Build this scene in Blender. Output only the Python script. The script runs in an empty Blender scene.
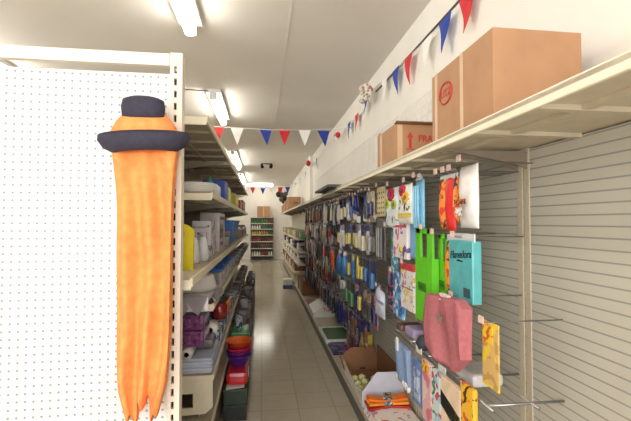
import bpy, bmesh, math, random
from mathutils import Matrix, Vector, noise
random.seed(7)
S = bpy.context.scene
C = S.collection
R = math.radians
PI = math.pi

# ------------------------------------------------------------------ camera
cam_d = bpy.data.cameras.new('camera')
cam_d.sensor_fit = 'HORIZONTAL'
cam_d.sensor_width = 36.0
cam_d.lens = 36.0 * 400.0 / 631.0
cam_d.clip_start = 0.02
cam = bpy.data.objects.new('camera', cam_d)
C.objects.link(cam)
cam.location = (0, 0, 1.55)
cam.rotation_euler = (R(91.65), 0, R(-7.6))
S.camera = cam

# ------------------------------------------------------------------ world, daylight, exposure
w = bpy.data.worlds.new('sky')
S.world = w
w.use_nodes = True
bg = w.node_tree.nodes['Background']
bg.inputs[0].default_value = (0.80, 0.88, 1.0, 1)
bg.inputs[1].default_value = 1.0
ld = bpy.data.lights.new('shopfront_daylight', 'AREA')
ld.shape = 'RECTANGLE'
ld.size = 3.8
ld.size_y = 2.2
ld.energy = 170
ld.color = (1.0, 0.97, 0.93)
lo = bpy.data.objects.new('shopfront_daylight', ld)
C.objects.link(lo)
lo.location = (-1.2, -2.5, 1.6)
lo.rotation_euler = (R(90), 0, 0)
TUBE = 24.0                                   # brightness of the fluorescent tubes
S.view_settings.view_transform = 'Standard'
S.view_settings.look = 'None'
S.view_settings.exposure = 0.0
S.view_settings.gamma = 1.0
S.view_settings.use_curve_mapping = False


# ------------------------------------------------------------------ materials
def lin(c):
    c /= 255.0
    return c / 12.92 if c <= 0.04045 else ((c + 0.055) / 1.055) ** 2.4


MATS = {}


def M(rgb, rough=0.55, metal=0.0, var=0.12, scale=18.0, coat=0.0, trans=0.0):
    key = (rgb, rough, metal, var, scale, coat, trans)
    if key in MATS:
        return MATS[key]
    m = bpy.data.materials.new('surface_%02x%02x%02x' % rgb)
    m.use_nodes = True
    nt = m.node_tree
    b = nt.nodes['Principled BSDF']
    col = tuple(lin(v) for v in rgb)
    b.inputs['Roughness'].default_value = rough
    b.inputs['Metallic'].default_value = metal
    if coat:
        b.inputs['Coat Weight'].default_value = coat
        b.inputs['Coat Roughness'].default_value = 0.15
    if trans:
        b.inputs['Transmission Weight'].default_value = trans
        b.inputs['IOR'].default_value = 1.2
    tc = nt.nodes.new('ShaderNodeTexCoord')
    nz = nt.nodes.new('ShaderNodeTexNoise')
    nz.inputs['Scale'].default_value = scale
    nz.inputs['Detail'].default_value = 3
    rp = nt.nodes.new('ShaderNodeValToRGB')
    rp.color_ramp.elements[0].position = 0.3
    rp.color_ramp.elements[1].position = 0.7
    rp.color_ramp.elements[0].color = tuple(max(0, v * (1 - var)) for v in col) + (1,)
    rp.color_ramp.elements[1].color = tuple(min(1, v * (1 + var)) for v in col) + (1,)
    nt.links.new(tc.outputs['Object'], nz.inputs['Vector'])
    nt.links.new(nz.outputs['Fac'], rp.inputs['Fac'])
    nt.links.new(rp.outputs['Color'], b.inputs['Base Color'])
    MATS[key] = m
    return m


def emit(rgb, strength):
    m = bpy.data.materials.new('lit_tube')
    m.use_nodes = True
    nt = m.node_tree
    nt.nodes.clear()
    o = nt.nodes.new('ShaderNodeOutputMaterial')
    e = nt.nodes.new('ShaderNodeEmission')
    e.inputs[0].default_value = tuple(lin(v) for v in rgb) + (1,)
    e.inputs[1].default_value = strength
    nt.links.new(e.outputs[0], o.inputs[0])
    return m


def patterned(base, inks, scale=26.0, thresh=0.55, rough=0.5, stretch=(1, 1, 1)):
    """printed paper or plastic: blotches of several inks on a base colour"""
    key = ('pat', base, tuple(inks), scale, thresh, rough, stretch)
    if key in MATS:
        return MATS[key]
    m = bpy.data.materials.new('print_%02x%02x%02x' % base)
    m.use_nodes = True
    nt = m.node_tree
    b = nt.nodes['Principled BSDF']
    b.inputs['Roughness'].default_value = rough
    tc = nt.nodes.new('ShaderNodeTexCoord')
    mp = nt.nodes.new('ShaderNodeMapping')
    mp.inputs['Scale'].default_value = stretch
    nt.links.new(tc.outputs['Object'], mp.inputs['Vector'])
    prev = None
    for i, ink in enumerate(inks):
        mp2 = nt.nodes.new('ShaderNodeMapping')
        mp2.inputs['Location'].default_value = (3.1 * i, 1.7 * i, 2.3 * i)
        nt.links.new(mp.outputs[0], mp2.inputs['Vector'])
        nz = nt.nodes.new('ShaderNodeTexNoise')
        nz.inputs['Scale'].default_value = scale
        nz.inputs['Detail'].default_value = 1.5
        nt.links.new(mp2.outputs[0], nz.inputs['Vector'])
        gt = nt.nodes.new('ShaderNodeMath')
        gt.operation = 'GREATER_THAN'
        gt.inputs[1].default_value = thresh
        nt.links.new(nz.outputs['Fac'], gt.inputs[0])
        mx = nt.nodes.new('ShaderNodeMix')
        mx.data_type = 'RGBA'
        nt.links.new(gt.outputs[0], mx.inputs['Factor'])
        if prev is None:
            mx.inputs['A'].default_value = tuple(lin(v) for v in base) + (1,)
        else:
            nt.links.new(prev, mx.inputs['A'])
        mx.inputs['B'].default_value = tuple(lin(v) for v in ink) + (1,)
        prev = mx.outputs['Result']
    nt.links.new(prev, b.inputs['Base Color'])
    MATS[key] = m
    return m


def striped(a, bcol, freq, axis='Z', rough=0.5, duty=0.5):
    key = ('str', a, bcol, freq, axis, rough, duty)
    if key in MATS:
        return MATS[key]
    m = bpy.data.materials.new('stripes_%02x%02x%02x' % a)
    m.use_nodes = True
    nt = m.node_tree
    b = nt.nodes['Principled BSDF']
    b.inputs['Roughness'].default_value = rough
    tc = nt.nodes.new('ShaderNodeTexCoord')
    sp = nt.nodes.new('ShaderNodeSeparateXYZ')
    nt.links.new(tc.outputs['Object'], sp.inputs[0])
    mu = nt.nodes.new('ShaderNodeMath')
    mu.operation = 'MULTIPLY'
    mu.inputs[1].default_value = freq
    nt.links.new(sp.outputs[axis], mu.inputs[0])
    fr = nt.nodes.new('ShaderNodeMath')
    fr.operation = 'FRACT'
    nt.links.new(mu.outputs[0], fr.inputs[0])
    gt = nt.nodes.new('ShaderNodeMath')
    gt.operation = 'GREATER_THAN'
    gt.inputs[1].default_value = duty
    nt.links.new(fr.outputs[0], gt.inputs[0])
    mx = nt.nodes.new('ShaderNodeMix')
    mx.data_type = 'RGBA'
    nt.links.new(gt.outputs[0], mx.inputs['Factor'])
    mx.inputs['A'].default_value = tuple(lin(v) for v in a) + (1,)
    mx.inputs['B'].default_value = tuple(lin(v) for v in bcol) + (1,)
    nt.links.new(mx.outputs['Result'], b.inputs['Base Color'])
    MATS[key] = m
    return m


def dotted(base, dot, pitch, radius, axes='XZ', rough=0.45):
    """round holes or dots on a square grid, in object space"""
    key = ('dot', base, dot, pitch, radius, axes)
    if key in MATS:
        return MATS[key]
    m = bpy.data.materials.new('dotted_%02x%02x%02x' % base)
    m.use_nodes = True
    nt = m.node_tree
    b = nt.nodes['Principled BSDF']
    b.inputs['Roughness'].default_value = rough
    tc = nt.nodes.new('ShaderNodeTexCoord')
    sp = nt.nodes.new('ShaderNodeSeparateXYZ')
    nt.links.new(tc.outputs['Object'], sp.inputs[0])
    sq = []
    for ax in axes:
        a = nt.nodes.new('ShaderNodeMath')
        a.operation = 'DIVIDE'
        a.inputs[1].default_value = pitch
        nt.links.new(sp.outputs[ax], a.inputs[0])
        f = nt.nodes.new('ShaderNodeMath')
        f.operation = 'FRACT'
        nt.links.new(a.outputs[0], f.inputs[0])
        s = nt.nodes.new('ShaderNodeMath')
        s.operation = 'SUBTRACT'
        s.inputs[1].default_value = 0.5
        nt.links.new(f.outputs[0], s.inputs[0])
        p = nt.nodes.new('ShaderNodeMath')
        p.operation = 'MULTIPLY'
        nt.links.new(s.outputs[0], p.inputs[0])
        nt.links.new(s.outputs[0], p.inputs[1])
        sq.append(p)
    ad = nt.nodes.new('ShaderNodeMath')
    nt.links.new(sq[0].outputs[0], ad.inputs[0])
    nt.links.new(sq[1].outputs[0], ad.inputs[1])
    lt = nt.nodes.new('ShaderNodeMath')
    lt.operation = 'LESS_THAN'
    lt.inputs[1].default_value = (radius / pitch) ** 2
    nt.links.new(ad.outputs[0], lt.inputs[0])
    mx = nt.nodes.new('ShaderNodeMix')
    mx.data_type = 'RGBA'
    nt.links.new(lt.outputs[0], mx.inputs['Factor'])
    mx.inputs['A'].default_value = tuple(lin(v) for v in base) + (1,)
    mx.inputs['B'].default_value = tuple(lin(v) for v in dot) + (1,)
    nt.links.new(mx.outputs['Result'], b.inputs['Base Color'])
    MATS[key] = m
    return m


def floor_material():
    m = bpy.data.materials.new('vinyl_tiles')
    m.use_nodes = True
    nt = m.node_tree
    b = nt.nodes['Principled BSDF']
    tc = nt.nodes.new('ShaderNodeTexCoord')
    br = nt.nodes.new('ShaderNodeTexBrick')
    br.offset = 0.0
    br.inputs['Scale'].default_value = 1.0
    br.inputs['Brick Width'].default_value = 0.305
    br.inputs['Row Height'].default_value = 0.305
    br.inputs['Mortar Size'].default_value = 0.004
    br.inputs['Color1'].default_value = (lin(190), lin(180), lin(160), 1)
    br.inputs['Color2'].default_value = (lin(186), lin(176), lin(156), 1)
    br.inputs['Mortar'].default_value = (lin(166), lin(156), lin(137), 1)
    nt.links.new(tc.outputs['Object'], br.inputs['Vector'])
    nz = nt.nodes.new('ShaderNodeTexNoise')
    nz.inputs['Scale'].default_value = 9
    nz.inputs['Detail'].default_value = 6
    nt.links.new(tc.outputs['Object'], nz.inputs['Vector'])
    mx = nt.nodes.new('ShaderNodeMix')
    mx.data_type = 'RGBA'
    mx.blend_type = 'MULTIPLY'
    mx.inputs['Factor'].default_value = 0.15
    nt.links.new(br.outputs['Color'], mx.inputs['A'])
    nt.links.new(nz.outputs['Fac'], mx.inputs['B'])
    nt.links.new(mx.outputs['Result'], b.inputs['Base Color'])
    b.inputs['Roughness'].default_value = 0.14
    nz2 = nt.nodes.new('ShaderNodeTexNoise')
    nz2.inputs['Scale'].default_value = 2.5
    nt.links.new(tc.outputs['Object'], nz2.inputs['Vector'])
    bp = nt.nodes.new('ShaderNodeBump')
    bp.inputs['Strength'].default_value = 0.04
    bp.inputs['Distance'].default_value = 0.02
    nt.links.new(nz2.outputs['Fac'], bp.inputs['Height'])
    nt.links.new(bp.outputs[0], b.inputs['Normal'])
    return m


CREAM = M((230, 220, 196), 0.45, var=0.04)
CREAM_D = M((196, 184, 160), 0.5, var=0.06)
TAUPE = M((128, 116, 100), 0.6, var=0.08)
WALLW = M((236, 232, 224), 0.8, var=0.02, scale=3)
CEIL = M((226, 221, 214), 0.85, var=0.03, scale=2)
CHROME = M((170, 170, 172), 0.3, 0.9, var=0.03)
CARDB = M((172, 130, 96), 0.75, var=0.07, scale=9)
CARDB_D = M((140, 98, 66), 0.8, var=0.07, scale=9)
TAPE = M((205, 175, 140), 0.35, var=0.04)
REDINK = M((190, 60, 52), 0.6, var=0.1)
BLACK = M((24, 23, 25), 0.5, var=0.1)
WHITE = M((238, 236, 232), 0.5, var=0.03)
CLEAR = M((208, 210, 212), 0.18, var=0.05, coat=0.6)
TAGC = M((228, 196, 186), 0.5, var=0.05)


# ------------------------------------------------------------------ mesh builder
class MB:
    def __init__(s):
        s.bm = bmesh.new()
        s.done = s.bm.faces.layers.int.new('done')

    def _mark(s, n0, mi, smooth=False):
        for f in s.bm.faces:
            if not f[s.done]:
                f.material_index = mi
                f.smooth = smooth
                f[s.done] = 1

    def box(s, c, d, mi=0, bev=0.0, rot=None):
        n0 = len(s.bm.faces)
        mat = Matrix.Translation(c) @ (rot.to_4x4() if rot else Matrix.Identity(4)) @ Matrix.Diagonal((d[0], d[1], d[2], 1))
        g = bmesh.ops.create_cube(s.bm, size=1.0, matrix=mat)
        if bev:
            es = set()
            for v in g['verts']:
                es.update(v.link_edges)
            bmesh.ops.bevel(s.bm, geom=list(es), offset=bev, segments=2, affect='EDGES', profile=0.6)
        s._mark(n0, mi)
        return s

    def prism(s, pts, ext, mi=0):
        """pts: planar loop of 3D points, ext: extrusion vector"""
        n0 = len(s.bm.faces)
        e = Vector(ext)
        a = [s.bm.verts.new(p) for p in pts]
        b = [s.bm.verts.new(Vector(p) + e) for p in pts]
        s.bm.faces.new(a)
        s.bm.faces.new(b[::-1])
        n = len(pts)
        for i in range(n):
            s.bm.faces.new((a[i], b[i], b[(i + 1) % n], a[(i + 1) % n]))
        s._mark(n0, mi)
        return s

    def tube(s, pts, r, mi=0, seg=6, smooth=True):
        n0 = len(s.bm.faces)
        pts = [Vector(p) for p in pts]
        rs = r if isinstance(r, (list, tuple)) else [r] * len(pts)
        rings = []
        for i, p in enumerate(pts):
            t = (pts[min(i + 1, len(pts) - 1)] - pts[max(i - 1, 0)]).normalized()
            up = Vector((0, 0, 1)) if abs(t.z) < 0.9 else Vector((0, 1, 0))
            a = t.cross(up).normalized()
            b = t.cross(a).normalized()
            rings.append([s.bm.verts.new(p + (a * math.cos(k * 2 * PI / seg) + b * math.sin(k * 2 * PI / seg)) * rs[i]) for k in range(seg)])
        for i in range(len(rings) - 1):
            for k in range(seg):
                s.bm.faces.new((rings[i][k], rings[i][(k + 1) % seg], rings[i + 1][(k + 1) % seg], rings[i + 1][k]))
        s.bm.faces.new(rings[0][::-1])
        s.bm.faces.new(rings[-1])
        s._mark(n0, mi, smooth)
        return s

    def lathe(s, prof, c=(0, 0, 0), mi=0, seg=16, sx=1.0, sy=1.0, axis='Z'):
        """prof: (radius, height) pairs; a zero radius closes to a point"""
        n0 = len(s.bm.faces)
        c = Vector(c)
        rings = []

        def P(r, h, k):
            a = k * 2 * PI / seg
            x, y = r * math.cos(a) * sx, r * math.sin(a) * sy
            if axis == 'Z':
                return c + Vector((x, y, h))
            if axis == 'X':
                return c + Vector((h, x, y))
            return c + Vector((x, h, y))
        for r, h in prof:
            if r <= 1e-6:
                rings.append([s.bm.verts.new(P(0, h, 0))])
            else:
                rings.append([s.bm.verts.new(P(r, h, k)) for k in range(seg)])
        for a, b in zip(rings, rings[1:]):
            for k in range(seg):
                k2 = (k + 1) % seg
                if len(a) == 1 and len(b) == 1:
                    continue
                if len(a) == 1:
                    s.bm.faces.new((a[0], b[k], b[k2]))
                elif len(b) == 1:
                    s.bm.faces.new((a[k], a[k2], b[0]))
                else:
                    s.bm.faces.new((a[k], a[k2], b[k2], b[k]))
        if len(rings[0]) > 1:
            s.bm.faces.new(rings[0])
        if len(rings[-1]) > 1:
            s.bm.faces.new(rings[-1])
        s._mark(n0, mi, True)
        return s

    def sheet(s, w, h, thick, fn, nu=14, nv=16, mi=0, mfn=None):
        """closed sheet hanging in the YZ plane, facing -X; fn(u,v) -> (bulge front, bulge back, dy, dz) with u,v in 0..1 (v=0 top)"""
        n0 = len(s.bm.faces)
        F, B = [], []
        for j in range(nv + 1):
            fr, br = [], []
            for i in range(nu + 1):
                u, v = i / nu, j / nv
                a, b, dy, dz = fn(u, v)
                y, z = (u - 0.5) * w + dy, -v * h + dz
                fr.append(s.bm.verts.new((-thick / 2 - a, y, z)))
                br.append(s.bm.verts.new((thick / 2 + b, y, z)))
            F.append(fr)
            B.append(br)
        for j in range(nv):
            for i in range(nu):
                m_ = mfn((i + .5) / nu, (j + .5) / nv) if mfn else mi
                f = s.bm.faces.new((F[j][i], F[j + 1][i], F[j + 1][i + 1], F[j][i + 1]))
                f.material_index = m_
                g = s.bm.faces.new((B[j][i], B[j][i + 1], B[j + 1][i + 1], B[j + 1][i]))
                g.material_index = m_
                f.smooth = g.smooth = True
                f[s.done] = g[s.done] = 1
        n1 = len(s.bm.faces)
        for j in range(nv):
            s.bm.faces.new((F[j][0], B[j][0], B[j + 1][0], F[j + 1][0]))
            s.bm.faces.new((F[j][nu], F[j + 1][nu], B[j + 1][nu], B[j][nu]))
        for i in range(nu):
            s.bm.faces.new((F[0][i], F[0][i + 1], B[0][i + 1], B[0][i]))
            s.bm.faces.new((F[nv][i], B[nv][i], B[nv][i + 1], F[nv][i + 1]))
        s._mark(n1, mi)
        return s

    def pillow(s, w, h, t, seed=0, z0=0.0, mi=0, nu=10, nv=12):
        def fn(u, v):
            e = (1 - abs(2 * u - 1) ** 4) * (1 - abs(2 * v - 1) ** 4)
            k = noise.noise(Vector((u * 3 + seed, v * 3.7 + seed * 1.3, seed))) * 0.35
            b = max(0.0, t / 2 * e * (0.8 + k))
            return b, t / 2 * e * 0.6, 0.0, z0
        return s.sheet(w, h, 0.003, fn, nu, nv, mi)

    def xform(s, mat):
        bmesh.ops.transform(s.bm, matrix=mat, verts=s.bm.verts[:])
        return s

    def mesh(s, name, mats):
        bmesh.ops.recalc_face_normals(s.bm, faces=s.bm.faces[:])
        s.bm.faces.layers.int.remove(s.done)
        me = bpy.data.meshes.new(name)
        s.bm.to_mesh(me)
        s.bm.free()
        for m in (mats if isinstance(mats, (list, tuple)) else [mats]):
            me.materials.append(m)
        return me

    def build(s, name, mats, parent=None, loc=(0, 0, 0), rot=(0, 0, 0)):
        return place(name, s.mesh(name, mats), parent, loc, rot)


def place(name, me, parent=None, loc=(0, 0, 0), rot=(0, 0, 0)):
    o = bpy.data.objects.new(name, me)
    C.objects.link(o)
    o.location = loc
    o.rotation_euler = rot
    if parent:
        o.parent = parent
    return o


def tag(o, label, cat, group=None):
    o['label'] = label
    o['category'] = cat
    if group:
        o['group'] = group
    return o


def thing(name, label, cat, loc=(0, 0, 0), rz=0.0, group=None):
    o = bpy.data.objects.new(name, None)
    o.empty_display_size = 0.05
    C.objects.link(o)
    o.location = loc
    o.rotation_euler = (0, 0, rz)
    return tag(o, label, cat, group)


def struct(name, mb, mats, parent=None):
    o = mb.build(name, mats, parent)
    if parent is None:
        o['kind'] = 'structure'
    return o


def dup(root, loc, rz=0.0, label=None, group=None):
    r = root.copy()
    C.objects.link(r)
    r.location = loc
    r.rotation_euler = (0, 0, rz)
    if label:
        r['label'] = label
    if group:
        r['group'] = group
    for ch in list(root.children):
        c = ch.copy()
        C.objects.link(c)
        c.parent = r
        for g in list(ch.children):
            d = g.copy()
            C.objects.link(d)
            d.parent = c
    return r


FACE_AISLE = Matrix(((0, 0, -1, 0), (-1, 0, 0, 0), (0, 1, 0, 0), (0, 0, 0, 1)))     # lettering on goods facing -X
FACE_LEFT = Matrix(((0, 0, 1, 0), (1, 0, 0, 0), (0, 1, 0, 0), (0, 0, 0, 1)))        # facing +X
FACE_FRONT = Matrix(((1, 0, 0, 0), (0, 0, -1, 0), (0, 1, 0, 0), (0, 0, 0, 1)))      # facing -Y


def lettering(text, size, mat, parent, loc, facing, name='lettering', shear=0.0, roll=0.0, bold=0.0):
    cu = bpy.data.curves.new('lettering', 'FONT')
    cu.body = text
    cu.size = size
    cu.shear = shear
    cu.offset = bold
    cu.extrude = 0.0006
    cu.align_x = 'CENTER'
    cu.align_y = 'CENTER'
    to = bpy.data.objects.new('lettering_tmp', cu)
    me = bpy.data.meshes.new_from_object(to)
    bpy.data.objects.remove(to)
    me.transform(facing @ Matrix.Rotation(roll, 4, 'Z'))
    me.materials.clear()
    me.materials.append(mat)
    return place(name, me, parent, loc)


ORD = ['first', 'second', 'third', 'fourth', 'fifth', 'sixth', 'seventh', 'eighth', 'ninth', 'tenth', 'eleventh', 'twelfth',
       'thirteenth', 'fourteenth', 'fifteenth', 'sixteenth', 'seventeenth', 'eighteenth', 'nineteenth', 'twentieth',
       'twenty-first', 'twenty-second', 'twenty-third', 'twenty-fourth', 'twenty-fifth', 'twenty-sixth', 'twenty-seventh',
       'twenty-eighth', 'twenty-ninth', 'thirtieth', 'thirty-first', 'thirty-second', 'thirty-third', 'thirty-fourth',
       'thirty-fifth', 'thirty-sixth', 'thirty-seventh', 'thirty-eighth', 'thirty-ninth', 'fortieth', 'forty-first', 'forty-second',
       'forty-third', 'forty-fourth', 'forty-fifth', 'forty-sixth', 'forty-seventh', 'forty-eighth', 'forty-ninth', 'fiftieth']

# ================================================================== room shell
XL, XR, YF, YB, ZC = -3.6, 1.15, -2.7, 16.85, 3.08
struct('floor', MB().box(((XL + XR) / 2, (YF + YB) / 2, -0.05), (XR - XL + 0.4, YB - YF + 0.4, 0.1)), floor_material())
cm = MB().box(((XL + XR) / 2, (YF + YB) / 2, ZC + 0.05), (XR - XL + 0.4, YB - YF + 0.4, 0.1))
struct('ceiling', cm, CEIL)
struct('wall_right', MB().box((XR + 0.1, (YF + YB) / 2, ZC / 2), (0.2, YB - YF + 0.4, ZC)), WALLW)
struct('wall_left', MB().box((XL - 0.1, (YF + YB) / 2, ZC / 2), (0.2, YB - YF + 0.4, ZC)), WALLW)
struct('wall_back', MB().box(((XL + XR) / 2, YB + 0.1, ZC / 2), (XR - XL, 0.2, ZC)), WALLW)
wf = MB()
wf.box(((XL + XR) / 2, YF - 0.1, 0.2), (XR - XL, 0.2, 0.4))
wf.box(((XL + XR) / 2, YF - 0.1, 2.92), (XR - XL, 0.2, 0.32))
wf.box((XL + 0.2, YF - 0.1, 1.58), (0.4, 0.2, 2.36))
wf.box((XR - 0.1, YF - 0.1, 1.58), (0.2, 0.2, 2.36))
struct('wall_front', wf, WALLW)
wn = MB()
for x in (-3.18, -1.8, -0.4, 0.93):
    wn.box((x, YF - 0.06, 1.58), (0.05, 0.06, 2.36))
for z in (0.42, 2.74):
    wn.box((-1.125, YF - 0.06, z), (4.15, 0.06, 0.05))
struct('window_1', wn, M((120, 122, 124), 0.4, 0.6, var=0.03))
struct('trim_1', MB().box((XR - 0.035, 9.3, ZC / 2), (0.07, 0.42, ZC), bev=0.004), WALLW)      # shallow pilaster on the right wall
tr = MB()
for x in (0.2,):
    tr.box((x, 7.0, ZC - 0.0015), (0.012, 19.2, 0.003))
struct('trim_2', tr, CEIL)


# ================================================================== ceiling lights
tube_mat = emit((255, 250, 238), TUBE)


def ceiling_light(cx, cy, length, label, along='Y'):
    t = thing('ceiling_light', label, 'ceiling light', (cx, cy, ZC), 0 if along == 'Y' else PI / 2, 'fluorescent lights in a row on the ceiling')
    MB().box((0, 0, -0.022), (0.17, length + 0.04, 0.044), bev=0.006).build('housing', M((225, 224, 220), 0.4, var=0.02), t)
    d = MB()
    d.tube([(0, -length / 2, -0.089), (0, length / 2, -0.089)], 0.044, seg=12)
    d.build('tube', tube_mat, t)
    for s in (-1, 1):
        e = MB().box((0, s * (length / 2 + 0.011), -0.085), (0.085, 0.016, 0.08), bev=0.006)
        e.build('end_cap', M((215, 212, 205), 0.5, var=0.02), t)
    return t


ceiling_light(-0.54, 0.0, 1.2, 'added fluorescent ceiling light, out of view above the camera, to brighten the near goods')  # extra lamp out of view, added to brighten the near goods and ceiling
ceiling_light(-0.54, 2.47, 1.2, 'nearest lit fluorescent ceiling light in the picture, above the near end of the left shelving')
ceiling_light(-0.56, 5.28, 1.2, 'lit fluorescent ceiling light, second nearest, joined to a thin grey wire')
ceiling_light(-0.62, 9.7, 2.3, 'long lit fluorescent ceiling light, third in the row, beyond the pennant string')
ceiling_light(-0.67, 13.7, 2.4, 'farthest lengthwise fluorescent ceiling light in the row, near the back wall')
for yy, wd in ((4.0, 'near end'), (8.6, 'middle'), (13.2, 'far end')):  # fill lamps added behind the left shelving, hidden from the camera
    ceiling_light(-2.5, yy, 2.4, 'added hidden fluorescent fill light over the %s of the neighbouring aisle on the left' % wd)
ceiling_light(-0.12, 15.8, 1.05, 'lit fluorescent light set crosswise on the ceiling by the back wall', 'X')

cw = MB().tube([(-1.6, 4.62, 3.06), (-1.2, 4.62, 3.052), (-0.8, 4.65, 3.05), (-0.62, 4.66, 3.05)], 0.006)
tag(cw.build('ceiling_wire', M((70, 66, 62), 0.5)), 'thin dark wire running along the ceiling to the second light', 'wire')

sp = thing('ceiling_spotlight', 'black twin spotlight bar fixed to the middle of the ceiling', 'spotlight', (0.11, 10.5, ZC))
MB().box((0, 0, -0.012), (0.3, 0.03, 0.024), bev=0.004).build('bar', M((60, 58, 58), 0.5), sp)
for s in (-1, 1):
    h = MB().lathe([(0.022, 0.06), (0.038, 0.03), (0.045, -0.05), (0.04, -0.055), (0.0, -0.04)], (0, 0, 0), seg=14)
    h.build('lamp_head', BLACK, sp, (s * 0.12, -0.02, -0.07), (R(-50), R(s * 20), 0))
    MB().tube([(s * 0.12, 0, -0.02), (s * 0.12, -0.01, -0.07)], 0.008).build('stem', BLACK, sp)

# ================================================================== right-hand wall shelving
XF, XP = 0.68, 1.085        # front of the top shelf, face of the peg board
ROWS = [1.79, 1.53, 1.27, 1.02, 0.77]
PEG = striped((188, 184, 171), (146, 142, 131), 26.0, 'Z', 0.5, 0.86)


def top_shelf_mesh(L):
    m = MB()
    m.box(((XF + 1.12) / 2, 0, 1.862), (1.12 - XF, L, 0.012))
    m.box((XF + 0.006, 0, 1.855), (0.012, L, 0.036), 1, 0.003)
    n = 4
    for k in range(1, n):
        m.box(((XF + 1.1) / 2, -L / 2 + k * L / n, 1.849), (1.08 - XF, 0.03, 0.014))
    m.box((XF + 0.16, 0, 1.850), (0.03, L, 0.012))
    return m.mesh('top_shelf', [CREAM_D, CREAM])


def wall_bay(y0, L, label, shelves=()):
    t = thing('wall_shelving_bay', label, 'shelving', (0, y0 + L / 2, 0), 0, 'shelving bays along the right wall')
    MB().box((1.1, 0, 1.0), (0.02, L - 0.004, 1.7)).build('back_panel', PEG, t)
    for s in (-1, 1):
        MB().box((1.112, s * (L / 2 - 0.022), 1.0), (0.05, 0.036, 2.0), bev=0.003).build('upright', CREAM_D, t)
        b = MB().prism([(XF + 0.05, s * (L / 2 - 0.03), 1.842), (1.09, s * (L / 2 - 0.03), 1.842), (1.09, s * (L / 2 - 0.03), 1.77), (1.03, s * (L / 2 - 0.03), 1.79)], (0, 0.006, 0))
        b.build('bracket', TAUPE, t)
    place('top_shelf', top_shelf_mesh(L - 0.002), t)
    d = MB().box(((0.74 + 1.09) / 2, 0, 0.138), (1.09 - 0.74, L - 0.002, 0.024), bev=0.003)
    d.build('base_deck', M((176, 166, 146), 0.5, var=0.06), t)
    MB().box((0.765, 0, 0.063), (0.02, L - 0.002, 0.126)).build('kick_plate', M((98, 92, 84), 0.6), t)
    if shelves:
        for z in shelves:
            m = MB()
            m.box(((XF + 1.09) / 2, 0, z - 0.012), (1.09 - XF, L - 0.01, 0.014))
            m.box((XF + 0.004, 0, z - 0.015), (0.012, L - 0.01, 0.04), 1)
            m.build('shelf', [CREAM_D, M((205, 196, 176), 0.5)], t)
    return t


BAYS = []
names_b = ['nearest cream wall shelving bay, bare peg board beside the camera', 'wall shelving bay with the turquoise packet and pink cloth',
           'wall shelving bay with the floral towels and brush packs', 'third wall shelving bay along, over the brown display carton',
           'wall shelving bay above the white tray of green packets', 'wall shelving bay holding dark goods above the white carton',
           ]
for k in range(6):
    BAYS.append(wall_bay(0.35 + 1.2 * k, 1.2, names_b[k]))
SHZ = (1.225, 0.975, 0.74, 0.45)
for k in range(6):
    wall_bay(7.55 + 1.2 * k, 1.2, '%s shelved wall bay beyond the hanging goods' % ['first', 'second', 'third', 'fourth', 'fifth', 'sixth and last'][k], SHZ[:3] if k == 0 else SHZ)


hook_me = MB().tube([(1.085, 0, 0), (0.79, 0, 0), (0.778, 0, 0.004), (0.772, 0, 0.014)], 0.0028, seg=5).mesh('peg_hook', CHROME)
tag_me = MB().box((0.768, 0, 0.012), (0.003, 0.034, 0.026), bev=0.0008).mesh('price_tag', TAGC)
NH = [0] * 8


def hook(y, z, tagged=True):
    k = int((y - 0.35) // 1.2)
    k = max(0, min(5, k))
    b = BAYS[k]
    if NH[k] > 90:
        return
    NH[k] += 1
    h = place('peg_hook', hook_me, b, (0, y - b.location.y, z))
    if tagged:
        place('price_tag', tag_me, h)


# ------------------------------------------------------------------ kinds of hanging goods; origin at the hook, facing -X
MESH = {}


def cached(key, make):
    if key not in MESH:
        MESH[key] = make()
    return MESH[key]


def hp(name, key, make, parent, loc=(0, 0, 0)):
    return place(name, cached((name,) + key, make), parent, loc)


def fill_bag(t, w, h, c1, c2, sd):
    k = ('bag', w, h, c1.name, c2.name, sd)
    hp('header_card', k, lambda: MB().box((0, 0, -0.012), (0.004, w, 0.05), bev=0.001).mesh('header_card', c2), t)
    hp('pouch', k, lambda: MB().pillow(w * 0.96, h - 0.04, 0.035, sd, -0.036).mesh('pouch', c1), t)


def fill_card(t, w, h, c1, c2, sd):
    k = ('card', w, h, c1.name, c2.name, sd)
    hp('backing_card', k, lambda: MB().box((0.004, 0, 0.012 - h / 2), (0.003, w, h), bev=0.001).mesh('backing_card', c1), t)

    def bl():
        m = MB()
        m.box((-0.012, 0, -h * 0.58), (0.028, w * 0.7, h * 0.5), bev=0.009)
        return m.mesh('blister', c2)
    hp('blister', k, bl, t)


def fill_brush(t, w, h, c1, c2, sd):
    k = ('brush', w, h, c1.name, c2.name, sd)

    def hd():
        m = MB()
        m.tube([(0, 0, 0.012), (0, 0, -0.03), (0, 0, -h * 0.35), (0, 0, -h * 0.58)], [0.006, 0.011, 0.013, 0.01], seg=8)
        m.box((0, 0, -h * 0.66), (0.018, w * 0.75, h * 0.17), bev=0.005)
        return m.mesh('handle', c1)
    hp('handle', k, hd, t)

    def br():
        m = MB()
        n = 5
        for i in range(n):
            y = (i - (n - 1) / 2) * w * 0.15
            m.box((0, y, -h * 0.86), (0.022, w * 0.13, h * 0.24), bev=0.003)
        return m.mesh('bristles', c2)
    hp('bristles', k, br, t)


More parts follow.
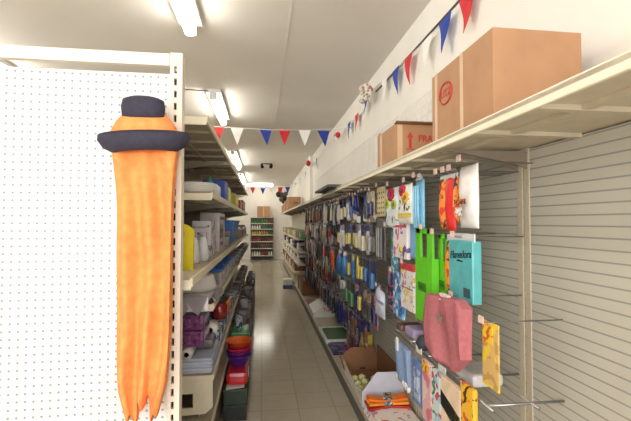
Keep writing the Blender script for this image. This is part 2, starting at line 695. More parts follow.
def fill_ladle(t, w, h, c1, c2, sd):
    k = ('ladle', w, h, c1.name, c2.name, sd)
    hp('handle', k, lambda: MB().tube([(0, 0, 0.012), (0, 0, -h * 0.3), (-0.004, 0, -h * 0.7)], [0.008, 0.007, 0.005], seg=8).mesh('handle', c1), t)

    def bo():
        m = MB()
        m.lathe([(0, 0), (w * 0.22, -0.004), (w * 0.36, -0.016), (w * 0.4, -0.034), (w * 0.36, -0.03), (w * 0.2, -0.01), (0, -0.006)], (0, 0, 0), axis='X', seg=14, sy=1.25)
        return m.mesh('bowl', c2)
    hp('bowl', k, bo, t, (-0.002, 0, -h * 0.8))


def fill_bottle(t, w, h, c1, c2, sd):
    k = ('bottle', w, h, c1.name, c2.name, sd)
    r = min(w * 0.42, 0.04)
    hp('body', k, lambda: MB().lathe([(0, -h), (r, -h), (r, -h * 0.3), (r * 0.5, -h * 0.2), (r * 0.4, -h * 0.14), (0, -h * 0.14)], seg=14).mesh('body', c1), t)
    hp('cap', k, lambda: MB().lathe([(0, -h * 0.14), (r * 0.48, -h * 0.14), (r * 0.45, 0.008), (0, 0.012)], seg=12).mesh('cap', c2), t)


def fill_cloth(t, w, h, c1, c2, sd):
    k = ('cloth', w, h, c1.name, c2.name, sd)

    def cl():
        def fn(u, v):
            a = 0.014 * math.sin(u * 9 + sd + v * 1.2) * (0.3 + v)
            pinch = -(u - 0.5) * w * 0.35 * (1 - v) ** 2
            return a, -a, pinch, -0.016 + 0.008 * math.sin(u * 5 + sd)
        return MB().sheet(w, h - 0.01, 0.008, fn, 14, 12).mesh('cloth', c1)
    hp('cloth', k, cl, t)
    hp('clip', k, lambda: MB().box((0, 0, -0.008), (0.026, w * 0.5, 0.03), bev=0.004).mesh('clip', c2), t)


def fill_ring(t, w, h, c1, c2, sd):
    k = ('ring', w, h, c1.name, c2.name, sd)
    r = w * 0.46
    hp('rim', k, lambda: MB().lathe([(r * 0.55, -0.012), (r, -0.012), (r, 0.012), (r * 0.55, 0.012), (r * 0.55, -0.012)], axis='X', seg=20).mesh('rim', c1), t, (0, 0, -r - 0.03))
    hp('hanging_loop', k, lambda: MB().tube([(0, 0, 0.01), (0, 0, -0.04)], 0.006).mesh('hanging_loop', c2), t)


FILL = dict(bag=fill_bag, card=fill_card, brush=fill_brush, ladle=fill_ladle, bottle=fill_bottle, cloth=fill_cloth, ring=fill_ring)
KINDNAME = dict(bag='pouch_pack', card='blister_pack', brush='hand_brush', ladle='kitchen_ladle', bottle='hanging_bottle', cloth='hanging_cloth', ring='round_strainer')
KINDWORD = dict(bag='pouch pack', card='blister pack', brush='brush', ladle='ladle', bottle='bottle', cloth='cloth', ring='round strainer')

# ------------------------------------------------------------------ dense far columns of the peg wall
COL = dict(blue=(42, 62, 140), navy=(30, 34, 88), yellow=(206, 186, 84), white=(206, 204, 206), grey=(150, 148, 148), maroon=(96, 34, 38),
           brown=(104, 72, 54), dark=(40, 36, 38), red=(160, 40, 38), orange=(214, 92, 44), cream=(214, 200, 160), lilac=(168, 156, 180),
           pale=(176, 196, 214), green=(70, 120, 78), sage=(140, 158, 140), gold=(150, 112, 52), sky=(56, 112, 164), charcoal=(66, 64, 68),
           pink=(214, 120, 150), tan=(166, 134, 104))
# zone: (y limit, spacing, rows[5] of (kind, colour, colour) choices)
ZONES = [
    (3.12, 0.11, [[('card', 'blue', 'yellow'), ('card', 'cream', 'navy'), ('card', 'white', 'blue')],
                   [('card', 'charcoal', 'grey'), ('bag', 'white', 'blue')],
                   [('card', 'navy', 'sky'), ('bag', 'dark', 'sky'), ('card', 'charcoal', 'blue')],
                   [('card', 'pink', 'navy'), ('bag', 'charcoal', 'tan')],
                   [('card', 'grey', 'white'), ('cloth', 'pale', 'white')]]),
    (3.72, 0.105, [[('card', 'blue', 'yellow'), ('brush', 'blue', 'cream'), ('card', 'cream', 'blue'), ('brush', 'navy', 'white')],
                   [('card', 'blue', 'yellow'), ('bag', 'white', 'lilac'), ('card', 'navy', 'cream')],
                   [('bag', 'sky', 'yellow'), ('brush', 'yellow', 'navy'), ('card', 'navy', 'sky'), ('card', 'dark', 'yellow')],
                   [('bag', 'charcoal', 'navy'), ('card', 'navy', 'yellow'), ('card', 'dark', 'green'), ('bag', 'navy', 'pink')],
                   [('card', 'tan', 'maroon'), ('bag', 'brown', 'navy'), ('card', 'navy', 'dark')]]),
    (4.3, 0.108, [[('bag', 'white', 'maroon'), ('cloth', 'maroon', 'white'), ('card', 'blue', 'cream')],
                 [('cloth', 'lilac', 'white'), ('bag', 'white', 'lilac'), ('card', 'blue', 'yellow')],
                 [('bottle', 'sky', 'white'), ('card', 'navy', 'sky'), ('ladle', 'dark', 'grey')],
                 [('ring', 'white', 'dark'), ('bag', 'charcoal', 'white'), ('ring', 'grey', 'dark')],
                 [('bag', 'navy', 'dark'), ('cloth', 'navy', 'dark')]]),
    (5.4, 0.12, [[('cloth', 'cream', 'dark'), ('cloth', 'pale', 'grey'), ('bag', 'brown', 'dark'), ('cloth', 'charcoal', 'grey')],
                 [('bottle', 'sage', 'white'), ('bag', 'red', 'navy'), ('ladle', 'dark', 'grey'), ('brush', 'dark', 'brown')],
                 [('bag', 'orange', 'red'), ('ladle', 'charcoal', 'grey'), ('bag', 'red', 'dark'), ('brush', 'maroon', 'dark')],
                 [('brush', 'dark', 'charcoal'), ('bag', 'maroon', 'dark'), ('brush', 'gold', 'dark')],
                 [('cloth', 'navy', 'blue'), ('bag', 'dark', 'navy'), ('bag', 'charcoal', 'dark')]]),
    (6.3, 0.15, [[('cloth', 'grey', 'dark'), ('bag', 'maroon', 'dark'), ('cloth', 'brown', 'dark')],
                 [('cloth', 'grey', 'white'), ('bag', 'brown', 'grey'), ('ladle', 'dark', 'grey'), ('bag', 'white', 'grey')],
                 [('brush', 'gold', 'dark'), ('bag', 'grey', 'dark'), ('cloth', 'charcoal', 'dark')],
                 [('brush', 'gold', 'brown'), ('bag', 'dark', 'gold'), ('bag', 'maroon', 'dark')],
                 [('bag', 'brown', 'dark'), ('cloth', 'dark', 'brown')]]),
    (7.5, 0.16, [[('bag', 'brown', 'dark'), ('cloth', 'maroon', 'grey'), ('bag', 'tan', 'grey')],
                 [('cloth', 'maroon', 'dark'), ('bag', 'red', 'dark'), ('cloth', 'grey', 'dark')],
                 [('bag', 'maroon', 'pink'), ('cloth', 'brown', 'dark'), ('bag', 'grey', 'dark')],
                 [('cloth', 'maroon', 'dark'), ('bag', 'dark', 'brown')],
                 [('bag', 'charcoal', 'dark'), ('cloth', 'dark', 'dark')]]),
]


def printed(a, b):
    hi = tuple(min(255, int(v * 0.55 + 100)) for v in COL[a])
    return patterned(COL[a], [COL[b], hi], 34, 0.63, 0.35)


ROWWORD = ['top', 'second', 'third', 'fourth', 'lowest']
y = 2.83
ci = 0
for lim, spc, rows in ZONES:
    while y < lim:
        for r in range(5):
            kind, a, b = random.choice(rows[r])
            if r == 4 and y < 3.12:
                continue
            wv = spc - 0.012
            hgt = random.choice((0.2, 0.225, 0.24))
            sd = random.randint(0, 2)
            zz = ROWS[r] + random.choice((0, 0.0, -0.012))
            extra = '' if a == b else ' and ' + b
            t = thing(KINDNAME[kind], '%s%s %s, %s hook row, %s column beyond cream dotted card' % (a, extra, KINDWORD[kind], ROWWORD[r], ORD[ci]),
                      KINDWORD[kind], (0.80 + random.uniform(-0.008, 0.03), y + random.uniform(-0.008, 0.008), zz - 0.014), 0, 'packets and tools hanging on the peg wall')
            FILL[kind](t, wv, hgt, printed(a, b) if kind in ('card', 'bag') else M(COL[a], 0.4, coat=0.25), M(COL[b], 0.4, coat=0.25), sd)
            hook(y, zz, r == 0)
        ci += 1
        y += spc


# ------------------------------------------------------------------ near goods on the peg wall
def hung(name, label, cat, x, yc, zt, group=None, hooked=True, tagged=True):
    t = thing(name, label, cat, (x, yc, zt), 0, group)
    if hooked:
        hook(yc, zt + 0.014, tagged)
    return t


def towel(t, w, h, base, z0, draw):
    m = MB()
    draw(m)
    for f_ in m.bm.faces:
        f_.material_index += 1
    m.xform(Matrix.Translation((-0.0085, 0, 0)))
    m.pillow(w, h, 0.018, 4, z0, 0)
    m.build('cloth', [base] + FLM, t)


def slab(t, w, h, d, mat, name='pack', puff=0.02, seed=1, z0=0.0):
    MB().box((d / 2, 0, -h / 2 + z0), (d, w, h), bev=min(d, w) * 0.22).build(name, mat, t) if puff == 0 else \
        MB().pillow(w, h, d + puff, seed, z0).build(name, mat, t, (d * 0.3, 0, 0))


# white bag with black and orange print, at the edge of the photograph
t = hung('plastic_bag', 'white plastic bag with small orange print, top row beside the red packets', 'bag', 0.80, 1.486, 1.775)
slab(t, 0.135, 0.25, 0.04, M((228, 224, 222), 0.35, coat=0.4), 'pouch', 0.02, 3)
MB().box((-0.0285, 0.0, -0.145), (0.0015, 0.09, 0.02)).build('printed_band', patterned((200, 110, 40), [(30, 26, 26)], 70), t)
MB().box((-0.0285, 0.01, -0.185), (0.0015, 0.05, 0.035)).build('printed_panel', patterned((225, 222, 220), [(60, 60, 64), (190, 120, 60)], 90, 0.6), t)
# red and orange packets
PO = patterned((224, 132, 40), [(60, 30, 24), (200, 60, 30)], 34, 0.57)
PR = patterned((212, 46, 42), [(226, 84, 64)], 20, 0.66)
for nm, lab, yy, ww, hh, mt in (('snack_packet', 'orange packet with black figures, top row, left of the red packet', 1.700, 0.05, 0.235, PO),
                                ('snack_packet', 'bright red packet in the middle of the three top row packets', 1.630, 0.078, 0.24, PR),
                                ('snack_packet', 'dark orange packet between the red packet and the white bag', 1.572, 0.012, 0.2, PO)):
    t = hung(nm, lab, 'packet', 0.80, yy, 1.75, 'red and orange packets on the top row')
    slab(t, ww, hh, 0.03, mt, 'pouch', 0.016, int(yy * 7))
    MB().box((0.006, 0, -0.004), (0.006, ww, 0.022), bev=0.001).build('seal', CLEAR, t)
# light blue narrow pack
t = hung('comb_pack', 'long light blue plastic pack on the top row beside the floral towels', 'pack', 0.80, 1.965, 1.766)
slab(t, 0.105, 0.262, 0.02, M((120, 186, 222), 0.3, coat=0.4), 'pouch', 0.012, 2)
for s in (-0.03, 0.0, 0.03):
    MB().tube([(-0.017, s, -0.03), (-0.019, s, -0.15), (-0.014, s, -0.245)], 0.006, seg=6).build('stick', M((150, 206, 236), 0.35), t)
MB().prism([(0.0, -0.05, 0.0), (0.0, 0.05, 0.0), (0.0, 0.012, 0.035), (0.0, -0.012, 0.035)], (0.003, 0, 0)).build('hanging_tab', CLEAR, t)


# two floral kitchen towels
def flower(m, y, z, r, mi, x=0.0):
    for k in range(7):
        a = k * 2 * PI / 7
        m.lathe([(0, -0.002), (r * 0.5, -0.0015), (r * 0.5, 0.002), (0, 0.002)], (x, y + math.cos(a) * r * 0.85, z + math.sin(a) * r * 0.55), mi, 8, axis='X', sx=1.5)
    m.lathe([(0, -0.004), (r * 0.42, -0.003), (r * 0.4, 0.001), (0, 0.001)], (x, y, z), mi + 1, 8, axis='X', sx=1.4)


def leaf(m, y, z, a, L, mi, x=0.0):
    d = Vector((0, math.cos(a), math.sin(a)))
    n = Vector((0, -math.sin(a), math.cos(a)))
    o = Vector((x, y, z))
    pts = [o, o + d * L * 0.4 + n * L * 0.22, o + d * L, o + d * L * 0.45 - n * L * 0.2]
    m.prism([tuple(p) for p in pts], (0.002, 0, 0), mi)


FLM = [M((196, 36, 70), 0.6), M((120, 16, 40), 0.6), M((232, 180, 50), 0.6), M((150, 90, 30), 0.6), M((70, 110, 50), 0.6), M((40, 60, 40), 0.6), M((222, 200, 60), 0.6), M((176, 196, 60), 0.6), M((90, 130, 40), 0.6)]
t = hung('kitchen_towel', 'white kitchen towel with a crimson flower and lime fruit, top row', 'towel', 0.80, 2.40, 1.761)


def draw1(f):
    flower(f, 0.0, -0.04, 0.044, 0)
    flower(f, -0.055, -0.105, 0.03, 7)
    flower(f, 0.07, -0.095, 0.03, 7)
    leaf(f, 0.04, -0.13, -1.9, 0.06, 4)
    leaf(f, 0.08, -0.14, -1.2, 0.05, 4)
    leaf(f, -0.03, -0.17, -1.4, 0.05, 5)


towel(t, 0.24, 0.245, M((224, 232, 234), 0.7), 0, draw1)
t = hung('kitchen_towel', 'white kitchen towel with red and gold flowers over a yellow band, top row', 'towel', 0.78, 2.11, 1.755)


def draw2(f):
    flower(f, 0.03, -0.03, 0.034, 0)
    flower(f, -0.015, -0.072, 0.034, 2)
    for k, (yy, zz, a) in enumerate(((0.05, -0.10, 0.5), (-0.05, -0.10, 2.6), (0.06, -0.125, 0.2), (-0.06, -0.125, 2.9), (0.0, -0.14, 1.7))):
        leaf(f, yy * 0.4, zz - 0.012, a, 0.065, 5 - (k % 2))
    f.box((-0.001, 0, -0.168), (0.002, 0.2, 0.022), 6)


towel(t, 0.205, 0.215, M((234, 234, 226), 0.7), 0, draw2)
# cream card with dark buttons
t = hung('button_card', 'cream card dotted with rows of dark buttons, top row by the floral towels', 'card', 0.80, 2.645, 1.779)
f = MB().box((0.004, 0, -0.09), (0.004, 0.19, 0.2), bev=0.001)
for i in range(4):
    for j in range(5):
        f.lathe([(0, -0.001), (0.0065, -0.001), (0.0065, 0.003), (0, 0.003)], (0.0015, (i - 1.5) * 0.046, -0.03 - j * 0.034), 1, 8, axis='X', sx=1.3)
f.build('backing_card', [M((216, 200, 150), 0.6), M((70, 50, 40), 0.4)], t)
# second row
t = hung('napkin_pack', 'turquoise pack of cloths in clear wrap with dark script lettering', 'pack', 0.80, 1.545, 1.475)
MB().box((0.02, 0, -0.122), (0.04, 0.195, 0.245), bev=0.006).build('pack', M((92, 178, 182), 0.4, coat=0.2), t)
MB().box((0.012, 0, 0.012), (0.006, 0.195, 0.034), bev=0.001).build('clear_header', CLEAR, t)
lettering('Flanedora', 0.044, M((30, 48, 62), 0.5), t, (-0.0012, -0.004, -0.058), FACE_AISLE, shear=0.3, roll=R(5), bold=0.0006)
lettering('multiuso', 0.014, M((30, 48, 62), 0.5), t, (-0.0012, 0.0, -0.082), FACE_AISLE, name='small_lettering')
MB().box((-0.001, -0.055, -0.205), (0.0016, 0.05, 0.036)).build('printed_square', striped((70, 100, 104), (40, 66, 74), 160, 'Z'), t)
t = hung('snack_packet', 'orange packet with dark figures squeezed between green bag and turquoise pack', 'packet', 0.81, 1.668, 1.479, hooked=False)
slab(t, 0.035, 0.26, 0.03, PO, 'pouch', 0.012, 5)
MB().box((0.006, 0, 0.002), (0.006, 0.035, 0.03), bev=0.001).build('seal', CLEAR, t)
GREEN = M((98, 196, 34), 0.6, var=0.06)
GREEND = M((56, 128, 26), 0.6, var=0.06)


def green_bag(label, x, yc, zt, w, h, hh, lab_z):
    t = hung('tote_bag', label, 'bag', x, yc, zt, 'bright green tote bags on the second row')
    b = MB()
    d = 0.035
    b.prism([(0, -w / 2, -h), (0, w / 2, -h), (0, w / 2, -hh), (0, -w / 2, -hh)], (d, 0, 0))
    b.build('body', GREEN, t)
    for s in (-1, 1):
        k = MB()
        k.prism([(0.002, s * w / 2, -hh - 0.005), (0.002, s * w * 0.18, -hh - 0.005), (0.002, s * w * 0.22, 0.016), (0.002, s * w * 0.48, 0.016)], (0.012, 0, 0))
        k.build('handle', GREEN, t)
    MB().box((0.008, 0, 0.004), (0.012, w * 0.95, 0.024)).build('handle_top', GREEN, t)
    MB().box((-0.001, w * 0.08, -lab_z), (0.0016, w * 0.5, 0.042)).build('printed_label', GREEND, t)
    lettering('Bolsa', 0.026, M((40, 96, 20), 0.6), t, (-0.0022, w * 0.08, -lab_z), FACE_AISLE)


green_bag('long bright green tote bag with cut-out handles, nearest the white printed cards', 0.78, 1.872, 1.502, 0.2, 0.437, 0.125, 0.27)
green_bag('shorter bright green tote bag hanging next to the turquoise pack', 0.82, 1.745, 1.481, 0.105, 0.265, 0.11, 0.22)
t = hung('printed_card', 'white and pink printed card pack below the floral towels', 'pack', 0.80, 2.262, 1.545)
MB().box((0.01, 0, -0.1), (0.022, 0.235, 0.212), bev=0.004).build('pack', patterned((236, 228, 228), [(226, 120, 130), (120, 90, 150)], 16, 0.64), t)
MB().lathe([(0, -0.003), (0.03, -0.002), (0.03, 0), (0, 0)], (-0.0015, -0.02, -0.155), 0, 14, axis='X', sy=0.7).build('yellow_badge', M((230, 216, 60), 0.5), t)
MB().box((-0.002, 0, -0.02), (0.002, 0.22, 0.014)).build('pink_band', M((222, 90, 100), 0.5), t)
t = hung('blue_sachet', 'light blue striped sachet right of the white printed card', 'sachet', 0.815, 2.082, 1.545)
slab(t, 0.105, 0.195, 0.014, striped((140, 192, 226), (96, 156, 208), 60, 'Y'), 'pouch', 0.01, 8)
t = hung('leaf_card', 'green and blue card behind the white printed card', 'card', 0.83, 2.455, 1.51)
MB().box((0.004, 0, -0.14), (0.006, 0.12, 0.29), bev=0.001).build('backing_card', patterned((80, 140, 190), [(70, 160, 70), (200, 210, 220)], 30, 0.56), t)
t = hung('tool_card', 'dark grey blister card of tools below the cream button card', 'card', 0.80, 2.655, 1.56)
MB().box((0.006, 0, -0.13), (0.004, 0.19, 0.28), bev=0.001).build('backing_card', M((110, 106, 104), 0.5), t)
f = MB()
for j in range(3):
    f.box((-0.008, (j - 1) * 0.055, -0.15), (0.022, 0.034, 0.2), j % 2, 0.006)
f.build('blister', [M((52, 50, 54), 0.3, coat=0.5), M((150, 144, 132), 0.4)], t)
# third row
t = hung('card_pack', 'white pack with red header and rows of pink print, beside the long green bag', 'pack', 0.80, 2.15, 1.308)
MB().box((0.01, 0, -0.135), (0.022, 0.195, 0.22), bev=0.004).build('pack', patterned((232, 226, 224), [(222, 140, 150), (150, 150, 170), (230, 200, 110)], 22, 0.62), t)
MB().box((0.006, 0, -0.008), (0.018, 0.195, 0.036), bev=0.002).build('red_header', M((212, 70, 72), 0.45), t)
MB().box((-0.002, 0, -0.125), (0.002, 0.19, 0.004)).build('dark_line', M((90, 80, 84), 0.5), t)
t = hung('card_pack', 'blue and white printed pack left of the red header pack', 'pack', 0.815, 2.35, 1.24)
MB().box((0.01, 0, -0.13), (0.022, 0.17, 0.27), bev=0.004).build('pack', patterned((120, 176, 212), [(226, 230, 232), (60, 110, 170)], 24, 0.55), t)
t = hung('hanger_pack', 'pale striped bundle of plastic hangers low on the peg wall', 'hangers', 0.80, 2.66, 1.1)
f = MB()
for k in range(7):
    f.tube([(0, 0, 0.014), (0, (k - 3) * 0.027, -0.03), (0, (k - 3) * 0.03, -0.19)], 0.009, seg=6)
f.build('rods', M((204, 206, 218), 0.35, coat=0.3), t)
MB().box((-0.008, 0, -0.09), (0.006, 0.2, 0.02)).build('paper_band', M((150, 160, 190), 0.5), t)
t = hung('small_pack', 'small blue and white sachet below the blue printed pack', 'pack', 0.82, 2.50, 1.24, hooked=False)
slab(t, 0.1, 0.26, 0.012, patterned((40, 44, 60), [(100, 150, 190), (200, 80, 110)], 24, 0.58), 'pouch', 0.012, 4)

# pink cloth and lower rack
t = hung('pink_cloth', 'large dusty pink cloth with a grey printed mark, below the turquoise pack', 'cloth', 0.745, 1.565, 1.228)
f = MB()


def pk(u, v):
    a = 0.010 * math.sin(u * 7 + v * 2.5) * (0.4 + v) + 0.004 * math.sin(u * 17 + v * 3)
    low = 0.085 * max(0, 1 - u / 0.33) + 0.04 * max(0, (u - 0.33) / 0.67)
    top = 0.03 * (1 - u) * (1 - v) * (1 - max(0, 1 - u / 0.12))
    return a + 0.008, 0.02 - a * .4, 0.012 * math.sin(v * PI) * (1 if u > .5 else -.3), low * v + top


f.sheet(0.335, 0.27, 0.012, pk, 24, 20)
f.build('cloth', M((178, 104, 111), 0.85, var=0.12, scale=60), t)
f = MB().prism([(-0.032, -0.03, -0.06), (-0.032, 0.012, -0.05), (-0.032, 0.02, -0.075), (-0.032, -0.012, -0.092)], (0.004, 0, 0))
f.build('printed_mark', M((140, 118, 108), 0.6), t)
MB().box((0.0, 0, 0.012), (0.02, 0.08, 0.03), bev=0.002).build('header_card', patterned((226, 214, 214), [(210, 60, 60)], 40), t)
# wire rack carrying the lowest goods
rk = thing('wire_rack', 'chrome wire rack arm holding the lowest packs beneath the pink cloth', 'rack', (0, 1.8, 0.9))
f = MB()
f.tube([(0.79, -0.5, 0), (0.79, 0.56, 0)], 0.006, seg=6)
f.tube([(0.96, -0.5, 0.0), (0.96, 0.56, 0.0)], 0.005, seg=6)
f.build('rail', CHROME, rk)
for yy in (-0.46, -0.2, 0.06, 0.3, 0.52):
    MB().tube([(1.09, yy, 0), (0.79, yy, 0)], 0.005, seg=6).build('arm', CHROME, rk)
for k, yy in enumerate((-0.33, -0.13, 0.13)):
    MB().box((0.778, yy, 0.012), (0.004, 0.07, 0.03), bev=0.001).build('price_tag', M((226, 222, 216), 0.5), rk)


def low(name, label, cat, x, yc, zt):
    return thing(name, label, cat, (x, yc, zt))


t = low('blue_cloth', 'pale blue cloth with a white scalloped hem above the display carton', 'cloth', 0.765, 2.13, 0.865)
f = MB()
f.sheet(0.2, 0.2, 0.012, lambda u, v: (0.006 * math.sin(u * 8 + v * 3), 0.004, 0, 0.012), 14, 12)
f.build('cloth', M((134, 156, 194), 0.8, var=0.08, scale=40), t)
f = MB()
for k in range(6):
    f.lathe([(0, -0.008), (0.02, -0.006), (0.02, 0.006), (0, 0.008)], (0, (k - 2.5) * 0.034, -0.192), 0, 10, axis='X')
f.build('scalloped_hem', M((232, 230, 224), 0.8), t)
MB().box((-0.01, 0.06, 0.0), (0.006, 0.03, 0.07), bev=0.001).build('paper_tag', WHITE, t)
t = low('blue_packet', 'grey blue printed packet hanging right of the pale blue cloth', 'packet', 0.765, 1.915, 0.85)
MB().box((0.006, 0, -0.09), (0.02, 0.13, 0.215), bev=0.005).build('pack', M((104, 134, 184), 0.35, coat=0.4), t)
MB().box((-0.0045, 0.0, -0.10), (0.002, 0.08, 0.15)).build('printed_panel', patterned((168, 184, 212), [(110, 130, 180), (210, 214, 220)], 30), t)
t = low('pink_packet', 'pink floral packet low on the rack beneath the pink cloth', 'packet', 0.76, 1.79, 0.885)
MB().box((0.006, 0, -0.12), (0.02, 0.1, 0.275), bev=0.005).build('pack', patterned((222, 176, 176), [(232, 200, 190), (206, 120, 130)], 14, 0.55), t)
MB().box((-0.0045, 0.01, -0.01), (0.002, 0.07, 0.05)).build('yellow_sticker', patterned((230, 190, 60), [(190, 70, 60)], 60), t)
t = low('floral_packet', 'pale packet with green and red flowers right of the pink floral packet', 'packet', 0.76, 1.69, 0.885)
MB().box((0.006, 0, -0.11), (0.02, 0.085, 0.25), bev=0.005).build('pack', patterned((206, 218, 216), [(60, 130, 90), (200, 70, 90), (150, 190, 210)], 24, 0.6), t)
t = low('lace_packet', 'cream packet with a wide slanting black band, below the pink cloth', 'packet', 0.755, 1.545, 0.885)
f = MB().box((0.006, 0, -0.11), (0.02, 0.165, 0.26), bev=0.005)
f.build('pack', M((226, 200, 172), 0.5), t)
f = MB().prism([(-0.006, 0.08, -0.04), (-0.006, -0.08, -0.085), (-0.006, -0.08, -0.155), (-0.006, 0.08, -0.10)], (0.003, 0, 0))
f.build('black_band', patterned((26, 26, 22), [(70, 76, 40)], 60, 0.6), t)
t = low('yellow_packet', 'yellow packet with dark figures hanging beside the cream lace packet', 'packet', 0.755, 1.41, 0.945)
MB().box((0.006, 0, -0.1), (0.02, 0.09, 0.2), bev=0.005).build('pack', patterned((232, 180, 50), [(70, 40, 30), (220, 90, 50)], 34, 0.6), t)
t = hung('gold_card', 'yellow and gold card right of the pink cloth, cut by the picture edge', 'card', 0.80, 1.335, 1.18)
MB().box((0.004, 0, -0.1), (0.006, 0.1, 0.23), bev=0.001).build('backing_card', patterned((212, 178, 110), [(230, 200, 60), (190, 150, 90)], 20), t)
MB().box((-0.001, 0.01, -0.03), (0.003, 0.06, 0.06)).build('yellow_sticker', patterned((236, 200, 50), [(200, 90, 40)], 50), t)
# small goods lying on the rack
for nm, lab, x, yy, d, c in (('lilac_pouch', 'lilac pouch lying on the wire rack behind the pale blue cloth', 0.88, 2.18, (0.12, 0.14, 0.05), (176, 160, 196)),
                             ('maroon_pouch', 'maroon and brown pouch lying on the wire rack at its far end', 0.875, 2.315, (0.14, 0.08, 0.04), (110, 74, 66)),
                             ('grey_pouch', 'grey lilac pouch lying on the middle of the wire rack', 0.88, 2.01, (0.13, 0.13, 0.045), (160, 154, 176)),
                             ('white_pouch', 'white paper pouch on the wire rack near the pink cloth', 0.875, 1.55, (0.13, 0.16, 0.05), (206, 204, 206))):
    o = MB().box((0, 0, 0), d, bev=0.016).build(nm, M(c, 0.4, coat=0.3), None, (x, yy, 0.9055 + d[2] / 2))
    tag(o, lab, 'pouch')
o = MB().lathe([(0, -0.04), (0.028, -0.03), (0.04, 0), (0.028, 0.03), (0, 0.04)], seg=14).build('dark_ball', M((52, 54, 66), 0.6), None, (0.80, 1.92, 0.949))
tag(o, 'dark grey ball resting on the wire rack by the pink cloth', 'ball')
o = MB().box((0, 0, 0), (0.08, 0.16, 0.1), bev=0.02).build('navy_bundle', M((32, 36, 96), 0.7), None, (1.01, 2.24, 0.9555))
tag(o, 'navy blue bundle at the back of the wire rack', 'bundle')


# ------------------------------------------------------------------ boxes and grid above the right shelf
def carton(name, label, loc, d, rz=0.0, group=None, tape='Z', m=CARDB):
    t = thing(name, label, 'box', loc, rz, group)
    MB().box((0, 0, d[2] / 2), d, bev=0.004).build('carton', m, t)
    return t


SZ = 1.875
t = carton('cardboard_box', 'large closed cardboard box with red stamp on the right top shelf', (0.90, 1.43, SZ), (0.32, 0.47, 0.31))
f = MB()
for yy in (0.19, -0.03):
    f.box((-0.1612, yy, 0.155), (0.0015, 0.022, 0.308))
    f.box((0, yy, 0.3112), (0.318, 0.022, 0.0015))
f.build('packing_tape', TAPE, t)
f = MB()
ringp = [(0.043 * math.cos(a) * (1.25), 0.043 * math.sin(a)) for a in [i * 2 * PI / 20 for i in range(21)]]
f.tube([(-0.162, yy + 0.10, zz + 0.20) for yy, zz in ringp], 0.004, seg=5)
f.build('red_stamp', REDINK, t)
lettering('UTZ', 0.045, REDINK, t, (-0.1618, 0.10, 0.2), FACE_AISLE, bold=0.001)
t = carton('cardboard_box', 'open topped cardboard box marked with red arrow on the right top shelf', (0.905, 2.32, SZ), (0.34, 0.34, 0.225))
MB().box((-0.1707, 0.09, 0.112), (0.0015, 0.025, 0.222)).build('packing_tape', TAPE, t)
MB().box((-0.14, -0.1707, 0.112), (0.03, 0.0015, 0.222)).build('packing_tape', TAPE, t)
f = MB()
f.prism([(-0.10, -0.171, 0.15), (-0.06, -0.171, 0.15), (-0.08, -0.171, 0.185)], (0, -0.001, 0))
f.box((-0.08, -0.1712, 0.12), (0.016, 0.001, 0.06))
f.box((-0.08, -0.1712, 0.085), (0.05, 0.001, 0.006))
f.build('arrow_mark', REDINK, t)
lettering('FRAGILE', 0.05, REDINK, t, (0.06, -0.171, 0.145), FACE_FRONT, bold=0.0015)
f = MB()
f.prism([(-0.17, -0.165, 0.224), (0.17, -0.165, 0.224), (0.17, -0.20, 0.232), (-0.17, -0.20, 0.232)], (0, 0, 0.004))
f.prism([(0.165, -0.17, 0.224), (0.165, 0.17, 0.224), (0.20, 0.15, 0.29), (0.20, -0.13, 0.29)], (0.004, 0, 0))
f.prism([(-0.17, 0.165, 0.224), (0.17, 0.165, 0.224), (0.15, 0.19, 0.25), (-0.15, 0.19, 0.25)], (0, 0.004, 0))
f.build('flap', CARDB_D, t)

f = MB()
yA, yB, zA, zB = 2.2, 8.6, SZ + 0.004, 2.44
n = 64
for i in range(n + 1):
    yy = yA + (yB - yA) * i / n
    f.box((1.122, yy, (zA + zB) / 2), (0.003, 0.003, zB - zA))
for j in range(9):
    zz = zA + 0.003 + (zB - zA - 0.006) * j / 8
    f.box((1.125, (yA + yB) / 2, zz), (0.003, yB - yA, 0.0035))
gp = f.build('wire_grid', M((226, 224, 220), 0.5, var=0.02))
tag(gp, 'long white wire grid panel leaning on the right wall above the top shelf', 'grid panel')
o = MB().box((0, 0, 0), (0.38, 0.9, 0.024), bev=0.002).build('shelf_board', M((84, 78, 72), 0.6), None, (0.79, 4.1, SZ + 0.0135))
tag(o, 'loose dark flat board lying on the right top shelf', 'board')
# far cartons on the right top shelf
for yy, d, lab in ((11.3, (0.36, 0.6, 0.37), 'large cardboard box with a line of print, far along the right top shelf'),
                   (12.5, (0.3, 0.5, 0.33), 'tall cardboard box, farther along the right top shelf behind the large box'),
                   (13.4, (0.28, 0.45, 0.27), 'small cardboard box, second last on the far right top shelf'),
                   (14.3, (0.28, 0.4, 0.25), 'cardboard box last in the row on the far right top shelf')):
    t = carton('cardboard_box', lab, (0.69 + d[0] / 2 + 0.01, yy, SZ), d, 0, 'cardboard boxes on the far right top shelf')
    MB().box((-d[0] / 2 - 0.001, 0, d[2] * 0.5), (0.001, 0.03, d[2] * 0.98)).build('packing_tape', TAPE, t)
    if yy < 12:
        lettering('1 ABR', 0.09, M((70, 46, 36), 0.6), t, (0.0, -d[1] / 2 - 0.001, 0.2), FACE_FRONT)


